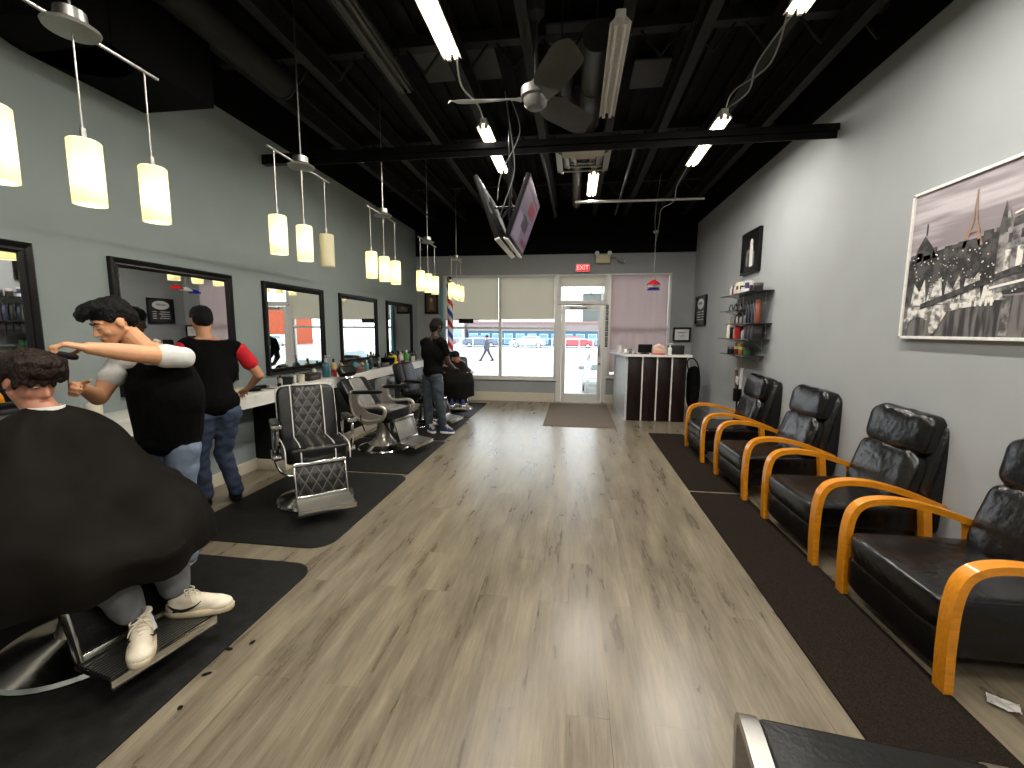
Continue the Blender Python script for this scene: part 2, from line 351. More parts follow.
# joists: long purlins and cross trusses (structure)
b = NB()
for x in (-3.12, -2.45, -1.8, -1.12, -.45, .35, .98, 1.6, 2.15):
    bb(b, x - .045, x + .045, YF, YB, 3.98, 4.0); bb(b, x - .008, x + .008, YF, YB, 3.98, 4.2); bb(b, x - .045, x + .045, YF, YB, 4.19, 4.21)
struct('trim_1', b, m_joist)
b = NB()
for y in (-1.7, .3, 2.3, 4.3, 6.3, 8.3):
    bb(b, XL, XR, y - .05, y + .05, 4.21, 4.31)
    for i in range(14):
        x0 = XL + .2 + i * .43
        cone(b, (x0, y, 4.26), .012, (x0 + .21, y, 4.0), .012, 6); cone(b, (x0 + .21, y, 4.0), .012, (x0 + .43, y, 4.26), .012, 6)
struct('trim_2', b, m_joist)
b = NB(); bb(b, -3.02, XR, 4.82, 4.90, 3.515, 3.575); bb(b, -3.02, XR, 4.855, 4.865, 3.45, 3.575); bb(b, XL, -3.02, 4.82, 4.9, 3.47, 3.575)
struct('trim_3', b, m_blkmet)
b = NB(); cone(b, (-.04, 7.23, 3.6), .022, (1.9, 7.26, 3.6), .022, 10); struct('trim_4', b, m_brush)
b = NB()  # lighter deck panel and lit truss steel, both painted as grey patches
for x, y, sx, sy in ((-.03, 4.34, .56, .42), (-1.45, 4.6, .3, .5), (-.95, 4.62, .28, .5), (.7, 5.0, .35, .5)):
    bb(b, x - sx / 2, x + sx / 2, y - sy / 2, y + sy / 2, 4.215, 4.235)
struct('trim_5', b, m_greyp)
# baseboards
b = NB(); bb(b, XL, -.42, YB - .025, YB, 0, .2, .004); bb(b, .70, XR, YB - .025, YB, 0, .2, .004); struct('baseboard_front', b, m_trim)
b = NB(); bb(b, XL, XL + .02, YF, YB - .03, 0, .13, .004); struct('baseboard_left', b, m_trim)
b = NB(); bb(b, XR - .02, XR, YF, YB - .03, 0, .13, .004); struct('baseboard_right', b, m_wallB)

# windows
def window(n, x0, x1, z0, z1, mull=(), bars=()):
    t = bpy.data.objects.new('window_%d' % n, None); COL.objects.link(t); t['kind'] = 'structure'; t.location = ((x0 + x1) / 2, YB, z0)
    b = NB(); ox, oz = (x0 + x1) / 2, z0; f = .05
    def q(a0, a1, c0, c1, d0=-.01, d1=.11): bb(b, a0 - ox, a1 - ox, d0, d1, c0 - oz, c1 - oz, .004)
    q(x0, x0 + f, z0, z1); q(x1 - f, x1, z0, z1); q(x0 + f, x1 - f, z1 - f, z1); q(x0 + f, x1 - f, z0, z0 + f)
    for m_ in mull: q(m_ - .03, m_ + .03, z0 + f, z1 - f)
    for z_ in bars: q(x0 + f, x1 - f, z_ - .025, z_ + .025, 0, .1)
    obj('window_frame', b, m_frameal, t)
    b = NB(); bb(b, x0 - ox + f, x1 - ox - f, .05, .058, f, z1 - z0 - f); obj('pane', b, m_glass, t, smooth=False)
    b = NB(); bb(b, x0 - ox - .02, x1 - ox + .02, -.04, .0, -.04, .0, .006); obj('window_sill', b, m_frameal, t)
window(1, -2.97, -.40, .52, 2.81, (-1.66,), (1.65,))
window(2, -.36, .66, 2.2, 2.81)
window(3, .72, 2.0, .6, 2.81, (), (1.65,))
# door
d = bpy.data.objects.new('door_1', None); COL.objects.link(d); d['kind'] = 'structure'; d.location = (.15, YB, 0)
b = NB(); bb(b, -.51, -.44, 0, .12, 0, 2.2); bb(b, .45, .51, 0, .12, 0, 2.2); bb(b, -.51, .51, 0, .12, 2.15, 2.2); bb(b, -.51, .51, 0, .12, 0, .02); obj('door_frame', b, m_frameal, d)
b = NB(); bb(b, -.435, -.35, .02, .07, .02, 2.14, .004); bb(b, .36, .445, .02, .07, .02, 2.14, .004); bb(b, -.35, .36, .02, .07, 2.05, 2.14); bb(b, -.35, .36, .02, .07, .02, .2)
lf = obj('door_leaf', b, m_frameal, d)
b = NB(); bb(b, -.35, .36, .04, .048, .2, 2.05); obj('pane', b, m_glass, lf, smooth=False)
b = NB(); tube(b, smoothpts([(.38, .02, 1.02), (.38, -.06, 1.05), (.38, -.07, 1.15), (.38, -.06, 1.28), (.38, .02, 1.31)]), .012); cone(b, (.40, .02, .88), .025, (.40, -.01, .88), .025); obj('door_handle', b, m_chrome, lf)
b = NB(); bb(b, -.25, .1, -.02, .03, 2.08, 2.13, .005); tube(b, [(-.2, -.02, 2.15), (.05, -.12, 2.17), (.3, 0, 2.17)], .008); obj('door_closer', b, m_brush, d)
b = NB(); bb(b, -.43, -.40, .1, .12, .1, .2)
b.free()

# roller shades, curtain
def shade(x0, x1, z0, z1, name, label, m):
    t = thing(name, label, 'blind', ((x0 + x1) / 2, YB - .04, z1)); W = x1 - x0
    b = NB(); n = 10
    g = [[b.verts.new((-W / 2 + W * i / n, .012 * noise.noise(V((i * .4 + x0, j * .6, 0))), -(z1 - z0) * j / 8)) for i in range(n + 1)] for j in range(9)]
    for j in range(8):
        for i in range(n): b.faces.new((g[j][i], g[j][i + 1], g[j + 1][i + 1], g[j + 1][i]))
    bmesh.ops.solidify(b, geom=b.faces[:], thickness=.003)
    obj('cloth', b, m, t)
    b = NB(); cone(b, (-W / 2, .01, .0), .022, (W / 2, .01, .0), .022, 12); obj('roller_tube', b, m_frameal, t)
    b = NB(); bb(b, -W / 2, W / 2, -.008, .008, -(z1 - z0) - .02, -(z1 - z0), .003); obj('bottom_rail', b, m_frameal, t)
    return t
shade(-2.93, -1.69, 1.84, 2.77, 'roller_shade', 'beige roller shade over the leftmost front window, beside the striped pole', m_shade)
shade(-1.65, -.45, 1.86, 2.77, 'roller_shade', 'beige roller shade over the front window just left of the glass door', m_shade)
shade(-.33, .63, 2.56, 2.78, 'roller_shade', 'short beige roller shade at the top of the transom above the glass door', m_shade)
t = thing('curtain', 'dusty pink cloth curtain hanging in the window behind the reception desk', 'curtain', (1.32, YB - .075, 2.76))
b = NB(); n = 60; nz = 12; W = 1.16
g = [[b.verts.new((-.56 + W * i / n + .03 * (j / nz) * sin(i * .21), .014 * sin(i * .5 + .5 * sin(j * .4)) * (.35 + .65 * j / nz), -2.05 * j / nz)) for i in range(n + 1)] for j in range(nz + 1)]
for j in range(nz):
    for i in range(n): b.faces.new((g[j][i], g[j][i + 1], g[j + 1][i + 1], g[j + 1][i]))
bmesh.ops.solidify(b, geom=b.faces[:], thickness=.003); obj('cloth', b, m_curtain, t)
b = NB(); cone(b, (-.6, 0, .015), .012, (.64, 0, .015), .012, 10); [bb(b, x_ - .01, x_ + .01, -.01, .076, .0, .03) for x_ in (-.59, .63)]; obj('curtain_rod', b, m_frameal, t)

# striped pole
t = thing('barber_pole', 'red, white and blue striped barber pole standing against the left front window', 'barber pole', (-2.74, 9.52, .5))
b = NB(); cone(b, (0, 0, .62), .062, (0, 0, 2.02), .062, 28); obj('striped_cylinder', b, m_pole, t)
b = NB(); lathe(b, [(.05, .5), (.075, .53), (.08, .6), (.062, .62)], n=24); lathe(b, [(.0, .42), (.04, .44), (.055, .48), (.04, .52), (.01, .53)], n=20); obj('lower_cap', b, m_chrome, t)
b = NB(); lathe(b, [(.062, 2.02), (.08, 2.04), (.075, 2.1), (.05, 2.12)], n=24); lathe(b, [(.02, 2.11), (.06, 2.15), (.07, 2.2), (.05, 2.25), (0, 2.27)], n=20); obj('upper_cap', b, m_chrome, t)
b = NB(); cone(b, (0, 0, 0), .02, (0, 0, .44), .02, 12); lathe(b, [(.14, -.5), (.14, -.48), (.03, -.45), (.02, 0)], n=24); obj('stand', b, m_brush, t)
b = NB(); bb(b, -.022, .022, -.01, .01, 0, 1.8, .004); tag(obj('window_neon_strip', b, colm((96, 190, 210)), loc=(-2.98, 9.70, .75)), 'thin pale blue vertical strip at the left edge of the front window', 'strip')

# small marks at the window
b = NB(); bb(b, -.17, .17, 0, .012, -.05, .05, .003); tag(obj('window_plaque', b, m_blk, loc=(-2.42, YB - .085, 1.80)), 'small black plaque at the lower edge of the left roller shade', 'plaque')
t = thing('hours_strip', 'tall narrow black strip with white writing on the door frame right side', 'sign', (.685, YB - .012, 1.25))
b = NB()
for i in range(8): bb(b, -.028, .028, 0, .008, i * .115, i * .115 + .1)
obj('plate', b, m_blk, t, smooth=False)
b = NB()
for i in range(8):
    for q in range(3): bb(b, -.02, .014 + .004 * (q % 2), -.002, 0, i * .115 + .025 + q * .025, i * .115 + .033 + q * .025)
obj('lettering', b, m_white, t, smooth=False)

# exit sign, emergency light
t = thing('exit_sign', 'red lit EXIT sign on the wall above the glass door', 'exit sign', (.14, YB - .05, 2.93))
b = NB(); bb(b, -.15, .15, -.03, .05, -.085, .085, .01); obj('housing', b, m_white, t)
b = NB(); bb(b, -.135, .135, -.036, -.03, -.07, .07); obj('lens', b, m_exit, t, smooth=False)
b = NB(); text_into(b, 'EXIT', .13, (0, -.038, 0), (1, 0, 0), (0, 0, 1), sx=.95); obj('lettering', b, m_exitw, t, smooth=False)
t = thing('emergency_light', 'cream emergency light box with small lamp heads right of the EXIT sign', 'emergency light', (.56, YB - .07, 3.12))
b = NB(); bb(b, -.15, .15, -.05, .05, -.1, .08, .012); obj('housing', b, mat('aged_cream_plastic', (200, 192, 158), .5), t)
for x in (-.13, .13):
    b = NB(); cone(b, (x, -.02, .085), .03, (x, -.08, .1), .045, 14); cone(b, (x, 0, .075), .012, (x, -.02, .1), .012, 8); obj('lamp_head', b, m_white, t)
t = thing('security_camera', 'small grey camera on an arm right of the emergency light', 'camera', (.84, YB - .06, 3.08))
b = NB(); tube(b, smoothpts([(-.12, .03, .06), (-.02, -.02, .06), (.06, -.05, .0)]), .014); obj('arm', b, m_grey, t)
b = NB(); cone(b, (.02, -.03, .01), .026, (.16, -.1, -.04), .03, 14); obj('body', b, m_grey, t)

# ------------------------------------------------------------------ ceiling equipment
LX, LY = 1.48, 8.85
m_darkgrey = mat('dark_grey_fixture', (74, 72, 66), .5)  # darker grey than the other strip light housings
def tubes(x, y0, y1, z, name, label, lit=True, w=.07, cat='ceiling light', m_white=m_white):
    L = y1 - y0; t = thing(name, label, cat, (x, (y0 + y1) / 2, z), 0, 'strip lights under the black ceiling')
    b = NB(); box(b, (0, 0, .045), (w, L, .05), bev=.008)
    prism(b, [(-w / 2, .02), (w / 2, .02), (w * 1.05, -.02), (w * 1.0, -.025), (w / 2 - .01, .012), (-w / 2 + .01, .012), (-w * 1.0, -.025), (-w * 1.05, -.02)], 'y', -L / 2, L / 2)
    obj('housing', b, m_white, t, smooth=False)
    for s in (-1, 1):
        for e_ in (-1, 1):
            b = NB(); box(b, (s * .03, e_ * (L / 2 - .012), -.012), (.03, .024, .045)); obj('tube_holder', b, m_white, t)
        b = NB(); cone(b, (s * .03, -L / 2 + .024, -.018), .014, (s * .03, L / 2 - .024, -.018), .014, 12); obj('tube', b, m_tube if lit else m_white, t)
    b = NB()
    for s in (-1, 1): cone(b, (0, s * L * .38, .07), .004, (0, s * L * .38, 3.98 - z + .02), .004, 6)
    obj('hanger', b, m_blkmet, t)
    if lit:
        l = bpy.data.lights.new('tube_lamp', 'AREA'); l.shape = 'RECTANGLE'; l.size = w; l.size_y = L; l.energy = TUBE_W * L; l.color = (1, .96, .90)
        o = bpy.data.objects.new('tube_lamp', l); COL.objects.link(o); o.location = (0, 0, -.045); o.parent = t
    return t
tubes(-.99, 2.45, 3.60, 3.72, 'strip_light', 'lit strip light nearest the camera in the left row, cut by the top edge')
tubes(-.99, 4.75, 6.1, 3.72, 'strip_light', 'lit strip light crossed by the black beam, above the hanging televisions')
tubes(1.40, 2.2, 3.42, 3.72, 'strip_light', 'lit strip light at the top edge in the right row')
tubes(1.42, 4.86, 6.15, 3.72, 'strip_light', 'lit strip light crossed by the black beam in the right row')
tubes(.21, 6.35, 7.35, 3.74, 'strip_light', 'short lit strip light just beyond the square air diffuser')
tubes(.265, 3.35, 4.7, 3.72, 'strip_light', 'unlit strip light with pale lens right of the ceiling fan', lit=False)
tubes(-1.53, 2.7, 4.0, 3.72, 'strip_light', 'dark grey unlit strip light in the far left row of the ceiling', lit=False, m_white=m_darkgrey)
for x in (-.99, 1.4):  # rows carried on out of view, added to light the near room
    for y in (.1, -2.3): tubes(x, y, y + 1.2, 3.72, 'strip_light', 'added fill strip light, unseen behind the camera above the %s side of the floor' % ('left' if x < 0 else 'right'))
def cable(pts, r, name, label, m=None, k=6):
    b = NB(); tube(b, smoothpts(pts, k), r, 6); return tag(obj(name, b, m or m_grey), label, 'cable')
cable([(-.97, 3.62, 3.75), (-1.0, 3.9, 3.66), (-.95, 4.3, 3.7), (-.98, 4.73, 3.75)], .008, 'power_cable', 'pale cable between the two strip lights left of the fan', m_white)
cable([(1.37, 3.42, 3.78), (1.45, 3.9, 3.66), (1.35, 4.4, 3.72), (1.42, 4.84, 3.78)], .007, 'power_cable', 'pale cable looping between the two strip lights of the right row', m_grey)
cable([(1.45, 3.42, 3.78), (1.36, 3.9, 3.68), (1.44, 4.3, 3.66), (1.44, 4.84, 3.78)], .007, 'power_cable', 'second pale cable twisted along the right row of strip lights', m_grey)
cable([(1.42, 6.17, 3.75), (1.36, 6.6, 3.6), (1.4, 7.0, 3.5), (1.34, 7.6, 3.55), (1.40, 8.1, 3.45), (LX - .02, LY - .08, 3.2)], .007, 'power_cable', 'thin cable running from the right strip light to the red and blue pendant')
# fan
t = thing('ceiling_fan', 'grey three-blade ceiling fan hanging in the middle of the black ceiling', 'fan', (-.33, 3.50, 3.3))
b = NB(); lathe(b, [(.0, -.05), (.06, -.045), (.085, -.02), (.09, .02), (.11, .03), (.11, .09), (.05, .12), (.02, .16)], n=28); obj('motor', b, colm((96, 94, 90), .4), t)
b = NB(); cone(b, (0, 0, .14), .013, (0, 0, .66), .013, 10); lathe(b, [(.02, .55), (.06, .6), (.06, .68)], n=20); obj('downrod', b, m_joist, t)
for a in (183, 52, -64):
    b = NB(); n = 14
    g = []
    for i in range(n + 1):
        u = .1 + .56 * i / n; wd = .05 + .045 * sin(min(1, i / 4) * pi / 2) + (.015 * i / n); wd *= sqrt(max(.05, 1 - max(0, (i - 11) / 3.2) ** 2))
        g.append([b.verts.new((u, wd * s, .02 - .045 * s * (1 - .3 * i / n) + .012 * (1 - s * s))) for s in (-1, -.5, 0, .5, 1)])
    for i in range(n):
        for j in range(4): b.faces.new((g[i][j], g[i + 1][j], g[i + 1][j + 1], g[i][j + 1]))
    bmesh.ops.solidify(b, geom=b.faces[:], thickness=.008)
    bmesh.ops.rotate(b, cent=(0, 0, 0), matrix=M.Rotation(R(a), 3, 'Z'), verts=b.verts); obj('blade', b, mat('fan_blade_grey', (92, 90, 86), .5), t)
# diffuser
t = thing('air_diffuser', 'square grey metal air diffuser under the ceiling near the door', 'vent', (.05, 5.48, 3.56))
b = NB()
for k, (s, z) in enumerate(((.30, 0), (.22, .02), (.14, .03))):
    for ax in range(4):
        m4 = M.Rotation(ax * pi / 2, 3, 'Z'); c = m4 @ V((s - .03, 0, z)); n0 = len(b.verts)
        box(b, c, (.075, 2 * s, .012), rot=(M.Rotation(ax * pi / 2, 3, 'Z') @ M.Rotation(-.45, 3, 'Y')))
obj('louver', b, m_brush, t, smooth=False)
b = NB(); lathe(b, [(.0, -.01), (.1, .05)], n=4); bb(b, -.3, .3, -.3, .3, .07, .2); bb(b, -.12, .12, -.12, .12, .2, ZD - 3.555); obj('plenum', b, m_greyp, t, smooth=False)
# ducts
def duct(name, p1, p2, r, label, m=m_joist):
    b = NB(); cone(b, p1, r, p2, r, 28); L = (V(p2) - V(p1)); n = max(2, int(L.length / .9)); d = L.normalized()
    for i in range(n + 1):
        c = V(p1) + L * i / n; cone(b, c - d * .012, r * 1.05, c + d * .012, r * 1.05, 28)
    for i in (0, n): c = V(p1) + L * i / n - d * (.1 if i else -.1); cone(b, c, .008, (c.x, c.y, ZD + .005), .008, 6)
    return tag(obj(name, b, m), label, 'duct')
duct('round_duct', (.12, 3.75, 3.86), (.10, 5.1, 3.86), .11, 'larger round black duct right of the ceiling fan', mat('duct_dark_metal', (62, 60, 57), .4, .4))
duct('round_duct', (-.16, 3.9, 3.88), (-.12, 5.1, 3.88), .075, 'thinner round black duct between the fan and the larger duct', mat('duct_dark_metal_thin', (58, 56, 53), .4, .4))
duct('round_duct', (-.02, 5.9, 3.84), (-.02, 8.2, 3.84), .07, 'round grey duct running beyond the air diffuser', mat('duct_grey_metal', (98, 96, 92), .4, .4))
duct('round_duct', (-2.75, 1.6, 3.86), (-2.75, 4.05, 3.86), .12, 'dark round duct high above the left pendants')
b = NB(); bb(b, XL + .002, -2.94, 2.62, 3.42, 3.375, 4.3); cone(b, (-3.265, 2.62, 3.375), .32, (-3.265, 2.62, 4.3), .32, 30)
tag(obj('duct_box', b, m_black, smooth=False), 'black boxed duct with rounded end against the upper left wall', 'duct')
b = NB()
for x in (.62, -.44): tube(b, smoothpts([(x, 4.9, 3.62), (x + .02, 6, 3.66), (x + .05, 8.3, 3.66)]), .018, 8)
tag(obj('conduit', b, m_joist), 'pair of thin grey conduits running to the front wall beneath the ceiling', 'pipe')

# televisions
def tv(sgn, label, scr):
    t = thing('television', label, 'television', (-.715 + sgn * .045, 4.82, 2.48))
    tilt = R(20); L = 1.1; H = .62
    q = M.Rotation(sgn * tilt, 3, 'Y')
    def tr(bm): bmesh.ops.rotate(bm, cent=(0, 0, 0), matrix=q, verts=bm.verts)
    b = NB(); box(b, (0, 0, H / 2), (.045, L, H), bev=.008); box(b, (-sgn * .03, 0, H / 2 - .05), (.03, L * .6, H * .5), bev=.01); tr(b); obj('case', b, m_blk, t)
    b = NB(); box(b, (sgn * .0235, 0, H / 2 + .008), (.002, L - .05, H - .06)); tr(b)
    o = obj('screen', b, scr[0], t, smooth=False)
    b = NB()
    for (y0, y1, z0, z1, mi) in scr[2]: bb(b, sgn * .0245, sgn * .0262, y0, y1, z0, z1, mi=mi)
    tr(b); obj('screen_picture', b, scr[1], o, smooth=False)
    b = NB(); box(b, (0, 0, -.008), (.05, L, .016), bev=.003); tr(b); obj('bottom_trim', b, m_white, t, label='pale bottom edge')
    return t
sA = emit('screen_lilac', (84, 72, 88), .42)
tv(1, 'right-facing television hanging tilted below the strip lights, lilac picture', (sA, [emit('s1', (70, 20, 30), .5), emit('s2', (110, 18, 34), .25), emit('s3', (36, 30, 44), .5), emit('s4', (110, 100, 112), .42)],
    [(-.5, .5, .53, .56, 0), (-.05, .38, .38, .5, 1), (-.2, .2, .2, .33, 2), (-.48, -.1, .06, .3, 3), (.1, .5, .08, .14, 0)]))
tv(-1, 'left television of the hanging pair, seen from behind its tilted back', (emit('screen_brown', (70, 56, 48), .5), [emit('s5', (120, 100, 84), .5)], [(-.4, .1, .1, .4, 0)]))
t = thing('television_mount', 'black pole mount carrying the two televisions from the ceiling', 'mount', (-.715, 4.82, 3.1))
b = NB(); cone(b, (0, 0, -.32), .022, (0, 0, .9), .022, 14); obj('pole', b, m_blkmet, t)
b = NB()
for s in (-1, 1):
    cone(b, (0, 0, -.2), .012, (s * .12, .2, -.25), .012, 8); cone(b, (0, 0, -.2), .012, (s * .12, -.2, -.25), .012, 8)
    box(b, (s * .13, 0, -.28), (.012, .5, .24), rot=(0, s * R(20), 0))
obj('bracket', b, m_blkmet, t)
cable([(-.70, 4.75, 3.95), (-.6, 4.7, 3.6), (-.78, 4.65, 3.2), (-.83, 4.7, 2.95)], .006, 'television_cable', 'grey cable looping down between the two televisions')
cable([(-.74, 4.6, 3.95), (-.66, 4.5, 3.5), (-.64, 4.6, 3.2), (-.74, 4.62, 2.9), (-.80, 4.7, 2.8)], .006, 'television_cable', 'second grey cable hanging behind the left television')

# pendants over the stations
def pendant(x, y, zb, label, off=()):
    t = thing('pendant_light', label, 'pendant light', (x, y, zb), 0, 'three-shade pendants above the barber stations')
    b = NB(); bb(b, -.008, .008, -.42, .42, -.006, .006, .002); obj('bar', b, m_brush, t)
    b = NB(); lathe(b, [(.0, -.02), (.10, -.012), (.105, 0), (.07, .02), (.062, .022), (.058, .07), (0, .075)], n=28); obj('canopy', b, m_brush, t)
    b = NB(); cone(b, (0, 0, .07), .006, (0, 0, ZD + .005 - zb), .006, 8); obj('stem', b, m_brush, t)
    for i, dy in enumerate((-.34, 0, .34)):
        b = NB(); cone(b, (0, dy, 0), .0035, (0, dy, -.47), .0035, 6); cone(b, (0, dy, -.43), .012, (0, dy, -.49), .012, 10); obj('cord', b, m_brush, t)
        b = NB(); zt, zl, r = -.485, -.775, .064; n = 32
        A = []
        for (rr, z) in ((.012, zt + .002), (r - .006, zt), (r, zt - .006), (r, zl), (r - .004, zl), (r - .004, zt - .01)):
            A.append([b.verts.new((rr * cos(2 * pi * k / n), dy + rr * sin(2 * pi * k / n), z)) for k in range(n)])
        for p, q in zip(A, A[1:]):
            for k in range(n): b.faces.new((p[k], p[(k + 1) % n], q[(k + 1) % n], q[k]))
        s = obj('shade', b, m_opal, t)
        b = NB(); puff(b, (0, dy, -.60), (.045, .045, .09), e=1, nu=14, nv=8); cone(b, (0, dy, -.5), .014, (0, dy, -.57), .014, 10)
        obj('bulb', b, m_white if i in off else m_bulb, t)
        if i not in off:
            l = bpy.data.lights.new('bulb_lamp', 'POINT'); l.energy = PEND_W * (1.0 if not off else .9); l.color = (1, .95, .80); l.shadow_soft_size = .04
            o = bpy.data.objects.new('bulb_lamp', l); COL.objects.link(o); o.location = (0, dy, -.66); o.parent = t
    return t
PL = ['nearest the camera, at the left edge of the photo', 'second from the camera, its far shade dim', 'third from the camera, above the second station mirror gap', 'fourth from the camera, near the front wall', 'farthest, hanging before the front window shade']
for i, y in enumerate((1.87, 3.57, 5.16, 6.77, 8.45)):
    pendant(-2.3, y, 2.955, 'three-shade cylinder pendant on a bar, ' + PL[i], (2,) if i == 1 else ())
# red blue pendant near desk
t = thing('chain_pendant_light', 'chain-hung bar with red, white and blue cone lamps above the reception desk', 'pendant light', (LX, LY, 2.45), R(-9.5))
b = NB(); bb(b, -.01, .01, -.30, .30, .10, .115, .002); obj('bar', b, m_brush, t)
for y_, z_, nm, c_ in ((-.28, 0, 'red', (222, 40, 44)), (0, -.02, 'white', (236, 236, 236)), (.28, -.05, 'blue', (48, 52, 205))):
    b = NB(); lathe(b, [(.0, .0), (.125, .0), (.12, .02), (.05, .075), (.02, .09)], (0, y_, z_), n=24); sh_ = obj('lamp_shade', b, mat(nm + '_glass', c_, .2), t, label=nm + ' cone shade')
    b = NB(); cone(b, (0, y_, z_ + .08), .006, (0, y_, .11), .006, 8); obj('rod', b, m_brush, sh_)
b = NB(); cone(b, (0, 0, .1), .006, (0, 0, 1.0), .006, 8)
for i in range(18): box(b, (0, 0, .14 + i * .045), (.016, .006, .03), rot=(0, 0, i * pi / 2), bev=.002)
lathe(b, [(.02, .98), (.05, 1.0), (.05, 1.03), (0, 1.04)], n=16); obj('chain', b, m_brush, t)
cable([(LX, LY, 3.40), (1.42, LY - .2, 3.6), (1.36, 8.2, 3.8), (1.4, 8.1, 4.3)], .006, 'pendant_cable', 'thin cable bringing power down to the red and blue pendant')

# ------------------------------------------------------------------ left side: mirrors and counter
def mirror(y0, y1, label):
    z0, z1 = 1.05, 2.15; W, H = y1 - y0, z1 - z0
    t = thing('wall_mirror', label, 'mirror', (XL, (y0 + y1) / 2, z0), 0, 'black-framed mirrors on the left wall')
    b = NB(); f = .075
    pr = [(0, 0), (.035, 0), (.045, .012), (.04, .03), (.028, .04), (.032, .055), (.022, .068), (.018, .075), (0, .075)]
    def side(p, q, inn):
        p, q, inn = V(p), V(q), V(inn); n0 = len(b.faces); d = (q - p).normalized()
        A = [b.verts.new(p + V((a, 0, 0)) + inn * c + d * c) for a, c in pr]; B = [b.verts.new(q + V((a, 0, 0)) + inn * c - d * c) for a, c in pr]
        for i in range(len(pr) - 1): b.faces.new((A[i], A[i + 1], B[i + 1], B[i]))
    h = W / 2
    side((0, -h, 0), (0, h, 0), (0, 0, 1)); side((0, -h, H), (0, h, H), (0, 0, -1)); side((0, -h, 0), (0, -h, H), (0, 1, 0)); side((0, h, 0), (0, h, H), (0, -1, 0))
    bmesh.ops.recalc_face_normals(b, faces=b.faces[:]); obj('mirror_frame', b, m_frameblk, t)
    b = NB(); bb(b, .004, .012, -h + .07, h - .07, .07, H - .07); obj('glass', b, m_mirror, t, smooth=False)
ML = ['cut off by the left edge of the photo', 'behind the two barbers in black vests', 'behind the empty quilted barber chair', 'third along from the two barbers, small in view', 'farthest one, reflecting the striped pole']
for i, (a, c) in enumerate(((1.28, 2.50), (2.99, 4.21), (4.68, 5.90), (6.35, 7.62), (8.05, 9.36))): mirror(a, c, 'black-framed wall mirror ' + ML[i])
CZ = .945; CF = -3.2
b = NB(); bb(b, XL, CF, .5, 9.45, CZ - .035, CZ, .004); bb(b, CF - .02, CF, .5, 9.45, CZ - .135, CZ - .035)
tag(obj('worktop', b, m_counter, smooth=False), 'long white laminate worktop below the mirrors on the left wall', 'worktop')
CL = ['behind the empty quilted chair', 'behind the reclined pale chair', 'beside the barber in the black tee', 'at the far end by the striped pole', 'behind the caped client']
for i, (y0, y1) in enumerate(((4.42, 5.45), (5.50, 6.72), (7.25, 8.25), (8.30, 9.42), (1.0, 2.3))):
    t = thing('station_cabinet', 'black base cabinet under the worktop, ' + CL[i], 'cabinet', (XL, y0, 0), 0, 'black base cabinets under the worktop')
    b = NB(); bb(b, .0, .36, 0, y1 - y0, .12, CZ - .14, .004); obj('body', b, m_blk, t)
    b = NB(); bb(b, .36, .375, .01, y1 - y0 - .01, .14, CZ - .16, .003); dd = obj('cabinet_door', b, m_frameblk, t)
    b = NB(); cone(b, (.395, .08, .6), .006, (.395, .08, .74), .006, 8); obj('handle', b, m_chrome, dd)
    b = NB(); bb(b, .0, .38, -.015, y1 - y0 + .015, 0, .12, .003); obj('kick_board', b, m_trim, t, label='cream kick board')
t = thing('drawer_unit', 'small grey three-drawer unit under the worktop past the reclined chair', 'drawer unit', (-3.28, 7.0, 0))
b = NB(); bb(b, -.2, .2, -.18, .18, .1, .80, .01); obj('body', b, m_grey, t)
for k in range(3):
    b = NB(); bb(b, .2, .215, -.16, .16, .13 + k * .225, .33 + k * .225, .006); dr = obj('drawer', b, m_brush, t)
    b = NB(); bb(b, .215, .225, -.06, .06, .24 + k * .225, .26 + k * .225, .003); obj('pull', b, m_blk, dr)

def bottle(x, y, z, h, r, c, label, cap=(20, 20, 20), kind='bottle', group=None, pump=False):
    nm = {'bottle': 'bottle', 'jar': 'jar', 'can': 'spray_can', 'tin': 'tin'}[kind]
    t = thing(nm, label, kind if kind != 'can' else 'spray can', (x, y, z), 0, group)
    b = NB()
    if kind == 'bottle':
        lathe(b, [(r * .9, 0), (r, .01), (r, h * .62), (r * .85, h * .7), (r * .35, h * .78), (r * .32, h * .84)], n=16)
    elif kind == 'can': lathe(b, [(r * .95, 0), (r, .008), (r, h * .8), (r * .7, h * .86)], n=16)
    else: lathe(b, [(r * .92, 0), (r, .006), (r, h * .68)], n=20)
    obj('container', b, colm(c, .3), t)
    b = NB()
    if kind == 'bottle':
        cone(b, (0, 0, h * .8), r * .42, (0, 0, h), r * .38, 12)
        if pump: cone(b, (0, 0, h), r * .15, (0, 0, h * 1.12), r * .15, 8); box(b, (r * .5, 0, h * 1.13), (r * 1.6, r * .5, .012), bev=.003)
    elif kind == 'can': lathe(b, [(r * .8, h * .84), (r * .8, h * .97), (r * .6, h)], n=16)
    else: lathe(b, [(r * 1.03, h * .66), (r * 1.03, h * .97), (r * .95, h)], n=20)
    obj('lid' if kind in ('jar', 'tin') else 'cap', b, colm(cap, .35), t); return t
def carton(x, y, z, s, c, label, rot=0, name='carton', cat='box', stripe=None, group=None):
    t = thing(name, label, cat, (x, y, z), rot, group)
    b = NB(); box(b, (0, 0, s[2] / 2), s, bev=.004); obj('body', b, colm(c, .5), t)
    if stripe:
        b = NB(); box(b, (0, 0, s[2] * .55), (s[0] + .002, s[1] * .7, s[2] * .3)); box(b, (0, 0, s[2] * .55), (s[0] * .7, s[1] + .002, s[2] * .3)); obj('printed_label', b, colm(stripe, .5), t, smooth=False)
    return t
xs = -3.38
